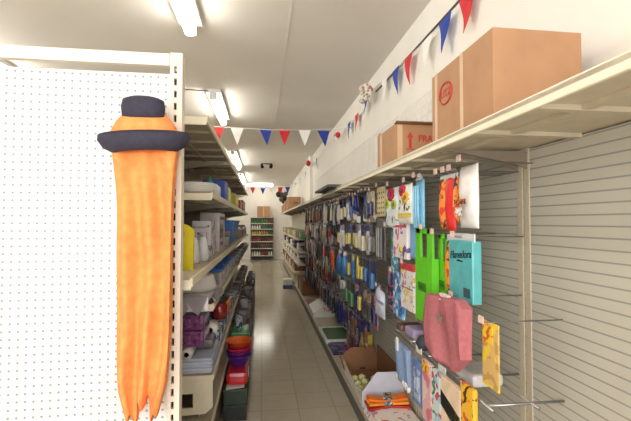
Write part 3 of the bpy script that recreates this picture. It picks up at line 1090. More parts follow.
# ------------------------------------------------------------------ goods on the far right shelved bays
n_ = 0
SW = ['fourth', 'third', 'second', 'lowest']
palette = [[(96, 150, 88), (150, 60, 52), (70, 130, 84), (190, 150, 120)], [(60, 40, 70), (226, 222, 214), (90, 60, 60), (60, 50, 80)],
           [(60, 50, 52), (226, 224, 220), (120, 70, 60), (200, 196, 190)], [(170, 120, 70), (40, 36, 40), (214, 200, 180), (130, 60, 50)]]
for si, z in enumerate(SHZ):
    for k in range(14):
        yy = 7.8 + k * 0.48
        if si == 3 and k < 3:
            continue
        c = palette[si][k % 4]
        if si in (1, 2) and k % 2 == 0:
            o = MB().lathe([(0.05, 0), (0.06, 0.005), (0.14, 0.09), (0.15, 0.1), (0.14, 0.1), (0.05, 0.012), (0, 0.012)], seg=16).build('mixing_bowl', M(c, 0.35), None, (0.86, yy, z + 0.0015))
            tag(o, 'pale mixing bowl, %s shelf of the far right bays, %s from near end' % (['top', 'second', 'third', 'lowest'][si], ORD[k]), 'bowl', 'wares on the far right shelves')
        else:
            t = thing('packed_goods', 'boxed goods on the %s shelf of the far right bays, %s from the near end' % (['top', 'second', 'third', 'lowest'][si], ORD[k]), 'pack', (0.86, yy, z - 0.0045), 0, 'wares on the far right shelves')
            MB().box((0, 0, 0.075), (0.26, 0.36, 0.15), bev=0.012).build('pack', M(c, 0.4), t)
            MB().box((-0.132, 0, 0.075), (0.003, 0.2, 0.07)).build('paper_label', M(tuple(min(255, v + 50) for v in c), 0.5), t)

# ------------------------------------------------------------------ goods on the right base deck
DZ = 0.1505
t = thing('display_carton', 'open display carton with white outer side and brown inside on the right base deck', 'box', (0.92, 3.35, DZ))
W2 = 0.165
MB().prism([(-W2, -0.36, 0.0), (W2, -0.36, 0.0), (W2, -0.36, 0.25), (-0.05, -0.36, 0.255), (-W2, -0.36, 0.11)], (0, 0.008, 0)).build('white_side', M((206, 208, 222), 0.5, var=0.03), t)
MB().prism([(-W2, 0.36, 0.0), (W2, 0.36, 0.0), (W2, 0.36, 0.13), (0.12, 0.36, 0.225), (-0.09, 0.36, 0.225), (-W2, 0.36, 0.17)], (0, -0.008, 0)).build('brown_side', CARDB_D, t)
f = MB().box((0, 0, 0.004), (2 * W2 - 0.004, 0.71, 0.006))
f.box((W2 - 0.004, 0, 0.125), (0.006, 0.70, 0.25))
f.build('base', CARDB_D, t)
MB().prism([(-W2, -0.352, 0.006), (-W2, 0.352, 0.006), (-W2, 0.352, 0.12), (-W2, -0.1, 0.07), (-W2, -0.352, 0.11)], (0.006, 0, 0)).build('front_lip', M((214, 204, 192), 0.5), t)
MB().prism([(-W2, 0.352, 0.04), (-W2, 0.27, 0.04), (-W2 - 0.045, 0.27, 0.19), (-W2 - 0.045, 0.352, 0.19)], (0.004, 0, 0)).build('flap', CARDB_D, t)
MB().box((0.02, 0.3505, 0.03), (0.05, 0.002, 0.018), bev=0.0008).build('handle_hole', M((60, 40, 28), 0.8), t)
MB().box((0.03, -0.3615, 0.09), (0.06, 0.002, 0.022)).build('sticker', patterned((200, 190, 120), [(60, 110, 70), (60, 60, 70)], 60), t)
balls = [(-0.115, -0.03), (-0.055, -0.12), (-0.12, -0.13), (-0.05, 0.0), (0.02, -0.05), (-0.115, 0.08), (0.05, 0.06), (0.02, -0.2), (-0.05, 0.1), (-0.12, -0.24)]
words = ['beside the front lip', 'in the middle of the pile', 'lower left of the pile', 'behind the middle ball', 'right of the middle ball', 'far left, at the back', 'far right of the pile',
         'behind the white side', 'at the back of the pile', 'nearest to the white side by the lip']
for (bx_, by_), wd in zip(balls, words):
    b = thing('green_ball', 'pale yellow-green ball in the display carton, ' + wd, 'ball', (0.92 + bx_, 3.35 + by_, DZ + 0.0085), random.uniform(0, 6), 'pale balls inside the display carton')
    MB().lathe([(0, 0), (0.02, 0.004), (0.031, 0.018), (0.033, 0.033), (0.028, 0.05), (0.012, 0.061), (0, 0.063)], seg=14).build('body', M((206, 206, 146), 0.5, var=0.08), b)
    MB().lathe([(0.006, 0.060), (0.007, 0.07), (0, 0.072)], seg=8).build('stem', M((150, 140, 90), 0.6), b)

t = thing('napkin_stack', 'stack of pink and white printed sheets on the base deck beneath the orange bundle', 'stack', (0.905, 2.74, DZ))
for k in range(4):
    MB().box((0.006 * k - 0.01, 0, 0.008 + 0.0165 * k), (0.29, 0.36, 0.016), bev=0.003).build('sheet_pack', patterned((238, 230, 222), [(226, 130, 110), (190, 150, 190), (240, 206, 100)], 10 + 2 * k, 0.63), t)
t = thing('cloth_bundle', 'orange and yellow cloth bundle with a blue paper band in front of the carton', 'bundle', (0.905, 2.845, DZ + 0.068))
f = MB()
for k, (z, sc, mi) in enumerate(((0.0, 1.0, 1), (0.017, 0.97, 0), (0.034, 0.94, 2))):
    n0 = [(-0.15, -0.075 + 0.02 * k), (-0.03, -0.035), (0.03, -0.035), (0.15, -0.07 + 0.012 * k), (0.155, 0.06), (0.03, 0.035), (-0.03, 0.035), (-0.152, 0.075 - 0.01 * k)]
    f.prism([(x * sc, yv * sc, z + abs(x) * 0.06 * k) for x, yv in n0], (0, 0, 0.016), mi)
f.build('cloth', [M((240, 150, 40), 0.7, var=0.12), M((186, 40, 30), 0.7), M((240, 120, 30), 0.7, var=0.15)], t)
f = MB()
f.lathe([(0.036, -0.03), (0.039, -0.02), (0.039, 0.02), (0.036, 0.03)], (0.0, 0.0, 0.029), 0, 16, axis='X', sx=1.05, sy=0.82)
f.build('paper_band', patterned((60, 90, 140), [(210, 214, 200), (30, 50, 90), (90, 140, 60)], 60, 0.55), t)
t = thing('napkin_pack', 'yellow and green printed pack at the nearest end of the base deck', 'pack', (0.93, 2.46, DZ))
MB().box((0, 0, 0.035), (0.28, 0.18, 0.07), bev=0.008).build('pack', patterned((222, 214, 110), [(110, 160, 80), (236, 232, 210)], 22, 0.55), t)
MB().box((0, 0, 0.0715), (0.26, 0.03, 0.002)).build('paper_band', M((236, 236, 222), 0.5), t)

t = thing('magazine_stack', 'dark blue and red magazines lying on the deck edge before the tray', 'magazines', (0.845, 4.36, DZ))
MB().box((0, 0, 0.008), (0.2, 0.36, 0.016), bev=0.002).build('lower_magazine', M((40, 44, 80), 0.35, coat=0.4), t)
MB().box((0.005, 0.01, 0.0225), (0.19, 0.34, 0.012), bev=0.002).build('upper_magazine', patterned((44, 50, 96), [(160, 40, 60), (90, 110, 150)], 12, 0.55), t, (0, 0, 0), (0, 0, R(0)))
t = thing('plastic_tray', 'shallow white plastic tray holding a green mat on the base deck', 'tray', (0.905, 4.87, DZ))
f = MB()
f.box((0, 0, 0.006), (0.33, 0.56, 0.01), bev=0.004)
for s in (-1, 1):
    f.box((s * 0.165, 0, 0.024), (0.012, 0.58, 0.046), bev=0.005)
    f.box((0, s * 0.285, 0.024), (0.342, 0.012, 0.046), bev=0.005)
f.build('tray', M((214, 216, 208), 0.4), t)
o = MB().box((0, 0, 0.016), (0.28, 0.5, 0.03), bev=0.01).build('green_mat', M((72, 100, 66), 0.7, var=0.2, scale=60), None, (0.91, 4.87, DZ + 0.012))
tag(o, 'dark green textured mat lying in the white tray', 'mat')
t = thing('white_carton', 'white carton with red lettering on the base deck beneath dark goods', 'box', (0.905, 6.15, DZ))
f = MB()
f.prism([(-0.155, -0.3, 0), (0.165, -0.3, 0), (0.165, -0.3, 0.19), (0.05, -0.3, 0.19), (-0.155, -0.3, 0.07)], (0, 0.6, 0))
f.build('carton', M((204, 202, 196), 0.5, var=0.03), t)
lettering('Tupac', 0.075, M((196, 50, 48), 0.5), t, (0.08, -0.3015, 0.11), FACE_FRONT, bold=0.002)
o = MB().prism([(-0.13, -0.24, 0), (0.02, -0.24, 0.0), (0.03, 0.24, 0.0), (-0.13, 0.2, 0.0)], (0, 0, 0.012)).build('brown_sheet', M((122, 76, 52), 0.7), None, (0.91, 6.98, DZ + 0.001))
tag(o, 'torn brown cardboard sheet lying behind the white carton', 'cardboard sheet')
t = carton('cardboard_box', 'brown cardboard box on the deck under the farther hanging goods', (0.915, 8.1, DZ), (0.31, 1.0, 0.27), m=M((112, 72, 48), 0.75))
MB().box((-0.156, 0, 0.135), (0.001, 0.05, 0.26)).build('packing_tape', TAPE, t)
t = thing('small_box', 'small pale box with blue base standing on the floor in the aisle', 'box', (0.60, 9.45, 0))
MB().box((0, 0, 0.045), (0.22, 0.3, 0.09), bev=0.004).build('base', M((54, 64, 104), 0.5), t)
MB().box((0, 0, 0.155), (0.21, 0.29, 0.13), bev=0.004).build('lid', M((206, 206, 200), 0.5), t)
# boards and packs standing at the back of the deck
for k, (yy, hh, ww, c, lab) in enumerate(((4.5, 0.42, 0.05, (178, 150, 118), 'tan upright board standing on the deck beside the tray'),
                                          (4.38, 0.40, 0.05, (150, 84, 60), 'rust brown upright board next to the tan board'),
                                          (4.265, 0.38, 0.05, (52, 52, 120), 'navy upright pack next to the rust brown board'),
                                          (4.145, 0.36, 0.06, (176, 60, 66), 'red upright pack beside the navy upright pack'),
                                          (4.015, 0.37, 0.06, (40, 60, 140), 'blue upright pack beside the red upright pack'),
                                          (3.885, 0.30, 0.06, (200, 170, 70), 'yellow upright pack nearest the display carton'))):
    t = thing('upright_pack', lab, 'pack', (1.02, yy, DZ), 0, 'packs standing upright at the back of the deck')
    MB().box((0, 0, hh / 2), (0.11, ww + 0.05, hh), bev=0.006).build('pack', M(c, 0.45), t)
    MB().box((-0.056, 0, hh * 0.7), (0.002, ww * 0.8, hh * 0.3)).build('paper_label', patterned(tuple(min(255, v + 50) for v in c), [(220, 214, 200)], 40), t)

# ================================================================== bunting
FR, FW, FB = M((206, 44, 50), 0.7), M((240, 238, 234), 0.7, var=0.03), M((34, 62, 160), 0.7)


def flag(parent, p, d, w, h, mat, tilt, seed):
    """pennant hanging from p along direction d"""
    d = Vector(d).normalized()
    n = d.cross(Vector((0, 0, 1))).normalized()
    m = MB()
    p = Vector(p)
    rows = 6
    fr, bk = [], []
    for j in range(rows + 1):
        v = j / rows
        hw = w / 2 * (1 - v) + 0.001
        cw_ = n * (0.02 * math.sin(v * 3 + seed) * v)
        for lst, off in ((fr, 0.0007), (bk, -0.0007)):
            a = p - d * hw + Vector((0, 0, -v * h)) + cw_ + n * off + d * tilt * v
            b = p + d * hw + Vector((0, 0, -v * h)) + cw_ + n * off + d * tilt * v
            lst.append((m.bm.verts.new(a), m.bm.verts.new(b)))
    for j in range(rows):
        m.bm.faces.new((fr[j][0], fr[j + 1][0], fr[j + 1][1], fr[j][1]))
        m.bm.faces.new((bk[j][0], bk[j][1], bk[j + 1][1], bk[j + 1][0]))
        m.bm.faces.new((fr[j][0], bk[j][0], bk[j + 1][0], fr[j + 1][0]))
        m.bm.faces.new((fr[j][1], fr[j + 1][1], bk[j + 1][1], bk[j][1]))
    m.bm.faces.new((fr[0][0], fr[0][1], bk[0][1], bk[0][0]))
    return m.build('pennant', mat, parent)


t = thing('bunting', 'string of red white and blue pennants strung across the aisle', 'bunting', (0, 0, 0))
pts = [(-3.58, 5.0, 3.02), (-1.4, 5.0, 2.79), (-0.6, 5.0, 2.722), (0.1, 5.0, 2.70), (0.6, 5.0, 2.715), (1.145, 5.0, 2.76)]
MB().tube(pts, 0.004, seg=5).build('string', WHITE, t)
for x, mt, s in ((-0.545, FR, 1), (-0.31, FW, 2), (0.04, FB, 3), (0.275, FR, 4), (0.53, FW, 5), (0.77, FB, 6)):
    flag(t, (x, 5.0, 2.712), (1, 0, 0), 0.155, 0.205, mt, 0.0 if mt is not FB else 0.02, s)
t = thing('bunting', 'far string of small pennants hanging before the back wall', 'bunting', (0, 0, 0))
MB().tube([(-2.0, 13, 2.78), (-0.5, 13, 2.66), (0.1, 13, 2.63), (0.6, 13, 2.68), (1.14, 13, 2.8)], 0.005, seg=5).build('string', WHITE, t)
for x, mt, s in ((-0.55, FW, 0), (-0.3, FR, 1), (0.02, FB, 2), (0.3, FW, 3), (0.58, FR, 4), (0.82, FB, 5)):
    flag(t, (x, 13.0, 2.655 + abs(x - .1) * 0.05), (1, 0, 0), 0.17, 0.22, mt, 0.0, s)
t = thing('bunting', 'red white and blue pennant string along the right wall under the cable', 'bunting', (0, 0, 0))
sy = [1.3, 2.0, 2.6, 3.2, 3.9, 4.5, 5.5, 6.5, 7.6, 9.0, 10.5, 12.0, 14.0]
sz = [2.82, 2.80, 2.80, 2.835, 2.90, 2.82, 2.84, 2.86, 2.86, 2.85, 2.84, 2.85, 2.88]
MB().tube([(1.115 if not 8.5 < a < 10 else 1.065, a, b) for a, b in zip(sy, sz)], 0.004, seg=5).build('string', WHITE, t)
for yy, zz, mt, s in ((2.03, 2.80, FR, 1), (2.29, 2.80, FB, 2), (2.56, 2.80, FW, 3), (2.9, 2.815, FR, 4), (3.2, 2.835, FB, 5), (3.52, 2.865, FW, 1.5), (4.2, 2.86, FW, 2.5),
                      (4.6, 2.825, FR, 2), (5.0, 2.83, FB, 3), (5.5, 2.84, FW, 4), (8.1, 2.86, FB, 5), (8.6, 2.855, FW, 1), (10.2, 2.845, FB, 2), (10.9, 2.84, FW, 3), (11.7, 2.85, FB, 4), (12.6, 2.86, FW, 5), (13.4, 2.87, FB, 1)):
    flag(t, (1.105 if not 8.3 < yy < 10 else 1.06, yy, zz), (0, 1, 0), 0.165, 0.215, mt, 0.01, s)
cb = MB().tube([(1.14, -2.4, 2.83), (1.14, 1.3, 2.835), (1.14, 3.4, 2.86), (1.14, 3.9, 2.87)], 0.008, seg=6)
tag(cb.build('wall_cable', M((74, 76, 82), 0.5)), 'dark grey cable running along the top of the right wall', 'cable')
# crumpled bunch hanging on the string
t = thing('cloth_bow', 'crumpled white cloth bow with red spots and blue tail on the wall string', 'bow', (1.04, 3.95, 2.86))
f = MB()
for k in range(9):
    a = k * 0.7
    f.lathe([(0, -0.04), (0.035, -0.025), (0.045, 0.0), (0.03, 0.03), (0, 0.04)], (0.02 * math.cos(a * 2), 0.085 * math.cos(a), 0.06 * math.sin(a)), 0, 9)
f.build('knot', patterned((224, 218, 206), [(190, 90, 70), (150, 140, 126)], 24, 0.6), t)
flag(t, (0, -0.02, -0.05), (0, 1, 0), 0.1, 0.17, FB, 0.01, 2)
flag(t, (0.01, -0.07, -0.02), (0, 1, 0.2), 0.06, 0.13, M((170, 160, 146), 0.7), -0.05, 4)
t = thing('cloth_bow', 'small red and white bow on the wall string beyond the blue pennant', 'bow', (1.09, 5.75, 2.82))
f = MB()
for k in range(4):
    f.lathe([(0, -0.05), (0.035, -0.02), (0.04, 0.02), (0, 0.05)], (0.0, 0.05 * math.cos(k * 1.6), 0.03 * math.sin(k * 1.6)), k % 2, 8)
f.build('knot', [FR, FW], t)
t = thing('cloth_bow', 'red bow on the wall string next to the pilaster', 'bow', (1.02, 8.85, 2.86))
f = MB()
for k in range(4):
    f.lathe([(0, -0.05), (0.04, -0.02), (0.04, 0.02), (0, 0.05)], (0.0, 0.09 * math.cos(k * 1.6), 0.02 * math.sin(k * 1.6)), 0, 8)
f.build('knot', FR, t)
t = thing('balloon_cluster', 'dark balloon cluster with red top hanging from the far pennant string', 'balloons', (0.62, 13.05, 2.63))
f = MB()
for k, (dx, dz, r, mi) in enumerate(((-0.1, -0.18, 0.09, 0), (0.02, -0.2, 0.1, 1), (0.1, -0.3, 0.09, 0), (0.0, -0.33, 0.09, 1), (0.14, -0.16, 0.08, 1), (-0.04, -0.07, 0.07, 2), (0.06, -0.42, 0.06, 0))):
    f.lathe([(0, -r * 1.1), (r * 0.6, -r * 0.85), (r, 0), (r * 0.7, r * 0.75), (0, r)], (dx, 0.05 * (k % 2), dz), mi, 12)
f.build('balloons', [M((56, 56, 48), 0.3), M((90, 92, 84), 0.35), M((190, 50, 46), 0.35)], t)
MB().tube([(0, 0, 0.06), (0, 0, -0.1)], 0.004).build('cord', WHITE, t)

# ================================================================== back wall shelves
t = thing('back_shelf', 'tall grey shelf of bottles standing against the back wall', 'shelf', (0, 16.62, 0))
for s in (-1, 1):
    MB().box((s * 0.455, 0, 0.875), (0.02, 0.36, 1.75)).build('side_panel', M((150, 146, 138), 0.5), t)
MB().box((0, 0.17, 0.9), (0.89, 0.015, 1.7)).build('back_panel', M((104, 98, 92), 0.6), t)
MB().box((0, 0.02, 0.06), (0.89, 0.3, 0.12)).build('plinth', M((52, 50, 48), 0.6), t)
BZ = [0.19, 0.48, 0.76, 1.03, 1.27, 1.5, 1.745]
for z in BZ:
    m = MB().box((0, 0, z - 0.01), (0.888, 0.32, 0.02))
    m.box((0, -0.162, z - 0.012), (0.888, 0.006, 0.034), 1)
    m.build('shelf', [M((150, 146, 138), 0.5), M((206, 202, 190), 0.5)], t)
rowc = [[(208, 204, 196), (130, 60, 50), (208, 204, 196)], [(60, 50, 46), (150, 70, 40), (60, 90, 70)], [(160, 60, 44), (96, 50, 44), (150, 80, 40)],
        [(196, 170, 70), (170, 140, 60), (80, 110, 60)], [(224, 222, 214), (90, 120, 96), (70, 110, 80)], [(60, 130, 62), (90, 150, 80), (150, 50, 44)]]
rw = ['lowest', 'second lowest', 'third lowest', 'third highest', 'second highest', 'highest']
cw2 = {0: 'first', 1: 'middle', 2: 'last'}
bot_me = {}
for r in range(6):
    for k in range(9):
        c = rowc[r][0 if k < 4 else (1 if k < 7 else 2)]
        if (c, r) not in bot_me:
            h = 0.155
            bot_me[(c, r)] = (MB().lathe([(0, 0), (0.036, 0), (0.038, 0.01), (0.038, h * 0.6), (0.016, h * 0.82), (0.015, h * 0.86), (0, h * 0.86)], seg=10).mesh('body', M(c, 0.3, coat=0.4)),
                              MB().lathe([(0.018, h * 0.86), (0.018, h), (0, h)], seg=10).mesh('cap', M(tuple(int(v * 0.6 + 80) for v in c), 0.4)))
        b = thing('bottle', 'small bottle on the %s board of the back shelf, %s from the left' % (rw[r], ORD[k]), 'bottle', (-0.385 + k * 0.096, 16.52, BZ[r] + 0.0055), 0, 'bottles on the back shelf')
        place('body', bot_me[(c, r)][0], b)
        place('cap', bot_me[(c, r)][1], b)
t = carton('cardboard_box', 'cardboard box on top of the back shelf of bottles', (0.06, 16.58, BZ[6] + 0.006), (0.52, 0.3, 0.44))
MB().box((0, -0.151, 0.22), (0.03, 0.001, 0.43)).build('packing_tape', TAPE, t)

# ================================================================== left shelving
GX, GY1 = -0.30, 8.6
SH = [('top', 2.13, 2.24), ('second', 1.73, 2.5), ('third', 1.30, 1.80), ('fourth', 1.03, 2.62), ('fifth', 0.585, 2.62), ('lowest', 0.315, 2.5)]
edges = [2.56, 3.8, 5.0, 6.2, 7.4, 8.6]
edge0 = 1.80
LB = ['near bay of cream left-hand shelving behind the end display panel', 'second bay of the left-hand shelving', 'third bay of the left-hand shelving', 'fourth bay of the left-hand shelving', 'farthest bay of the left-hand shelving']
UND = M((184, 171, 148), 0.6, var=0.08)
for k in range(5):
    y0, y1 = (edge0 if k == 0 else edges[k]), edges[k + 1]
    t = thing('shelving_bay', LB[k], 'shelving', (-0.75, y1, 0), 0, 'bays of the left-hand shelving')
    L = y1 - y0
    MB().box((0, -L / 2, 1.08), (0.02, L - 0.004, 2.1)).build('back_panel', M((146, 134, 116), 0.6), t)
    MB().box((-0.01, -0.025, 1.1), (0.06, 0.04, 2.2), bev=0.003).build('upright', CREAM_D, t)
    for nm, z, ys in SH:
        a = max(y0, ys) if k == 0 else y0
        l = y1 - a
        cy = (a + y1) / 2 - y1
        m = MB()
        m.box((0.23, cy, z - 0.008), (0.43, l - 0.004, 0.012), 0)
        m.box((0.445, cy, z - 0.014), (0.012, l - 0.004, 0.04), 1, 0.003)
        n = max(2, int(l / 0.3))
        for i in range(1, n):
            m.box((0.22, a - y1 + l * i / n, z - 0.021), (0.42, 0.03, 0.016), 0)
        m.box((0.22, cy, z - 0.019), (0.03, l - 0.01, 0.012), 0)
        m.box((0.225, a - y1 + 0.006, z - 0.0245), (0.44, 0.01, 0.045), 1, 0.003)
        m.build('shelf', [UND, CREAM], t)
        bk = MB().prism([(0.02, -0.02, z - 0.022), (0.40, -0.02, z - 0.022), (0.40, -0.02, z - 0.035), (0.02, -0.02, z - 0.10)], (0, 0.005, 0))
        bk.build('bracket', CREAM_D, t)
    if k == 0:
        yb = 2.625 - y1
        eb = MB().box((0.23, yb, 0.515), (0.43, 0.012, 0.085))
        eb.box((0.385, yb, 0.43), (0.12, 0.012, 0.09))
        eb.box((0.10, yb, 0.43), (0.17, 0.012, 0.09))
        eb.prism([(0.015, yb - 0.006, 0.385), (0.445, yb - 0.006, 0.385), (0.40, yb - 0.006, 0.345), (0.015, yb - 0.006, 0.33)], (0, 0.012, 0))
        eb.build('end_bracket', CREAM, t)
    MB().box((0.22, -L / 2, 0.1), (0.42, L - 0.004, 0.2)).build('base', M((120, 112, 98), 0.6), t)

# ------------------------------------------------------------------ end display panel facing the entrance
t = thing('end_display_panel', 'cream slotted end panel with peg holes at the end of left shelving', 'display panel', (-0.86, 1.71, 0))
MB().box((0, 0, 1.1), (0.98, 0.02, 2.12)).build('peg_panel', dotted((224, 222, 218), (150, 147, 142), 0.03, 0.0048), t)
for s in (-1, 1):
    x = s * 0.511
    up = MB().box((x, 0.003, 1.12), (0.048, 0.034, 2.24))
    xs = x - s * 0.003
    lo_, hi_ = x - 0.024, x + 0.024
    up.box(((lo_ + xs - 0.0056) / 2, -0.025, 1.12), (xs - 0.0056 - lo_, 0.022, 2.24))
    up.box(((hi_ + xs + 0.0056) / 2, -0.025, 1.12), (hi_ - xs - 0.0056, 0.022, 2.24))
    zt_ = 2.24
    for k in range(43):
        zb_ = 2.185 - k * 0.05 if k < 42 else 0.0
        up.box((xs, -0.025, (zt_ + zb_) / 2), (0.0112, 0.022, zt_ - zb_))
        zt_ = zb_ - 0.029
    up.build('upright', M((226, 214, 198), 0.45, var=0.03), t)
    MB().box((xs, -0.016, 1.12), (0.0108, 0.0035, 2.1)).build('slot_backing', M((40, 34, 30), 0.8), t)
MB().box((0, -0.012, 2.215), (0.965, 0.03, 0.05), bev=0.003).build('top_rail', M((232, 224, 212), 0.45, var=0.03), t)
MB().box((0, -0.006, 0.07), (0.97, 0.05, 0.14)).build('base', M((150, 140, 124), 0.5), t)

# ------------------------------------------------------------------ orange and black costume hung on the end panel
ORG = M((247, 148, 82), 0.9, var=0.14, scale=34)
BFELT = M((52, 50, 66), 0.85, var=0.15, scale=50)
t = thing('costume_hat', 'orange costume with black hat brim and long drape on the end panel', 'costume', (-0.445, 1.58, 1.86))
MB().lathe([(0.125, -0.01), (0.128, 0.02), (0.105, 0.07), (0.075, 0.105), (0.05, 0.13), (0, 0.14)], (0, 0.015, 0), seg=24, sy=0.62).build('crown', ORG, t)
MB().lathe([(0.06, 0.075), (0.076, 0.085), (0.08, 0.12), (0.074, 0.148), (0.05, 0.158), (0, 0.16)], (0.0, -0.012, 0), seg=20, sy=0.6).build('crown_tip', BFELT, t)
br = MB()
br.lathe([(0.10, 0.004), (0.145, 0.006), (0.166, 0.022), (0.168, 0.002), (0.150, -0.026), (0.115, -0.045), (0.10, -0.045), (0.10, 0.004)], (0, 0.01, 0), seg=32, sy=0.55)
br.build('brim', BFELT, t, (0, 0, 0), (0, R(-3), 0))


def dr(u, v):
    s_ = math.sin(u * 15 + 2.2 * math.sin(v * 3.2))
    a = 0.021 * s_ * (0.6 + 0.3 * v) + 0.007 * math.sin(v * 14 + u * 9)
    wd = -(u - 0.5) * 0.23 * (0.34 * v + 0.06 * math.sin(v * 7) + (1.6 * max(0, v - 0.88)))
    return a + 0.022, 0.010 - a * 0.4, wd, -0.035 * math.sin(u * 8 + 1) * v + 0.03 * v * math.sin(u * 23)


d = MB().sheet(0.235, 0.99, 0.012, dr, 34, 50)
d.xform(Matrix.Rotation(PI / 2, 4, 'Z'))
d.build('drape', ORG, t, (-0.0, 0.04, -0.03))
MB().tube([(0, 0.11, 0.12), (0, 0.0, 0.125)], 0.004).build('peg', CHROME, t)


# ------------------------------------------------------------------ goods on the left shelves
def on(z):
    return z - 0.0015 + 0.0005


z2, z3, z4, z5, z6 = 1.73, 1.30, 1.03, 0.585, 0.315
t = thing('plate_stack', 'stack of white plates on the second shelf behind the end panel', 'plates', (-0.44, 2.68, z2 - 0.0015))
for k in range(5):
    MB().lathe([(0.07, 0), (0.10, 0.004), (0.135, 0.018), (0.136, 0.021), (0.10, 0.009), (0, 0.006)], (0, 0, k * 0.0125), seg=28).build('plate', M((240, 238, 232), 0.3, var=0.02), t)
t = thing('white_tub', 'white plastic tub with teal nozzle on the second left shelf', 'tub', (-0.42, 3.2, z2 - 0.0015))
MB().box((0, 0, 0.055), (0.17, 0.3, 0.11), bev=0.02).build('body', M((226, 228, 226), 0.4), t)
MB().lathe([(0.03, 0.108), (0.03, 0.125), (0.014, 0.14), (0.012, 0.165), (0, 0.168)], (0.02, -0.08, 0), seg=12).build('nozzle', M((70, 150, 140), 0.4), t)
for k, (nm, lab, yy, ln, h, c) in enumerate((('boxed_pack', 'blue pack standing on the second left shelf beside the white tub', 3.72, 0.3, 0.19, (40, 76, 176)),
                                             ('boxed_pack', 'cream and blue striped pack behind the blue pack on the second shelf', 4.15, 0.3, 0.16, (216, 206, 150)),
                                             ('boxed_pack', 'yellow box on the second left shelf, past the blue pack', 5.3, 0.7, 0.17, (206, 196, 60)),
                                             ('boxed_pack', 'pink and red pack on the second left shelf past the yellow box', 6.3, 0.5, 0.15, (206, 80, 100)),
                                             ('boxed_pack', 'grey box near the far end of the second left shelf', 7.4, 0.9, 0.2, (150, 140, 128)))):
    t = thing(nm, lab, 'box', (-0.42, yy, z2 - 0.0015), 0, 'packs along the second left shelf')
    MB().box((0, 0, h / 2), (0.19, ln, h), bev=0.008).build('box', M(c, 0.45), t)
    MB().box((0.0965, 0, h * 0.55), (0.002, ln * 0.6, h * 0.4)).build('paper_label', M(tuple(min(255, v + 40) for v in c), 0.5), t)

# third shelf
t = thing('cutting_board', 'yellow plastic board in front of a teal one on the third left shelf', 'boards', (-0.42, 2.06, z3 - 0.0015))
f = MB().prism([(-0.07, 0.12, 0.0), (0.06, 0.12, 0.0), (0.062, 0.12, 0.21), (0.03, 0.12, 0.235), (-0.07, 0.12, 0.26)], (0, 0.03, 0))
f.build('yellow_board', M((236, 212, 36), 0.35, var=0.06), t)
f = MB().prism([(-0.09, 0.07, 0.0), (0.0, 0.07, 0.0), (0.02, 0.07, 0.2), (-0.02, 0.07, 0.24), (-0.09, 0.07, 0.25)], (0, 0.02, 0))
f.build('teal_board', M((44, 150, 130), 0.4), t)
for k, (yy, x, lab) in enumerate(((2.5, -0.41, 'clear plastic bottle nearest the yellow board on the third left shelf'), (2.64, -0.375, 'clear plastic bottle just behind the nearest clear one'), (2.74, -0.455, 'clear plastic bottle tucked against the white appliance box'))):
    b = thing('clear_bottle', lab, 'bottle', (x, yy, z3 - 0.0015), 0, 'clear bottles on the third left shelf')
    MB().lathe([(0, 0), (0.034, 0), (0.04, 0.02), (0.036, 0.08), (0.028, 0.13), (0.018, 0.16), (0, 0.16)], seg=16).build('body', M((206, 206, 208), 0.15, var=0.05, coat=0.6), b)
    MB().lathe([(0.02, 0.16), (0.02, 0.185), (0, 0.187)], seg=12).build('cap', M((170, 170, 176), 0.4), b)
APP = patterned((214, 208, 214), [(150, 140, 160), (96, 80, 96)], 12, 0.6)
t = thing('appliance_box', 'white appliance box with purple print on the third left shelf', 'box', (-0.43, 3.12, z3 - 0.0015))
MB().box((0, 0, 0.13), (0.13, 0.34, 0.26), bev=0.004).build('box', APP, t)
MB().box((-0.01, -0.171, 0.15), (0.1, 0.002, 0.05)).build('printed_picture', patterned((170, 160, 174), [(90, 76, 90)], 30), t)
lettering('licuadora', 0.026, M((96, 60, 100), 0.5), t, (-0.01, -0.172, 0.215), FACE_FRONT)
t = thing('appliance_box', 'taller white appliance box with dark picture behind the purple printed one', 'box', (-0.44, 3.72, z3 - 0.0015))
MB().box((0, 0, 0.165), (0.16, 0.5, 0.33), bev=0.004).build('box', M((208, 200, 206), 0.5), t)
MB().box((0.0805, -0.05, 0.17), (0.002, 0.3, 0.12)).build('printed_picture', patterned((96, 80, 86), [(50, 44, 50), (180, 170, 176)], 20), t)
MB().box((0.0805, 0, 0.285), (0.002, 0.42, 0.03)).build('printed_title', patterned((150, 140, 156), [(90, 70, 96)], 60), t)
MB().box((0.0805, -0.05, 0.06), (0.002, 0.2, 0.03)).build('purple_mark', M((140, 80, 150), 0.5), t)
t = thing('storage_jar', 'clear jar with green and pink lid bands on the third left shelf', 'jar', (-0.42, 4.3, z3 - 0.0015))
MB().lathe([(0, 0), (0.075, 0), (0.08, 0.02), (0.08, 0.1), (0, 0.1)], seg=20).build('body', M((180, 178, 178), 0.2, coat=0.5), t)
MB().lathe([(0.085, 0.1), (0.085, 0.125), (0, 0.125)], seg=20).build('green_lid', M((70, 140, 110), 0.4), t)
MB().lathe([(0.085, 0.1255), (0.085, 0.15), (0, 0.15)], seg=20).build('pink_lid', M((200, 110, 110), 0.4), t)
t = thing('blue_crate', 'bright blue plastic tub on the third left shelf behind the jar', 'tub', (-0.45, 5.2, z3 - 0.0015))
f = MB()
f.prism([(-0.09, -0.55, 0), (0.09, -0.55, 0), (0.13, -0.55, 0.26), (-0.09, -0.55, 0.26)], (0, 1.1, 0))
f.build('body', M((38, 116, 196), 0.4), t)
MB().box((0.02, 0, 0.262), (0.24, 1.14, 0.02), bev=0.006).build('rim', M((48, 130, 206), 0.4), t)
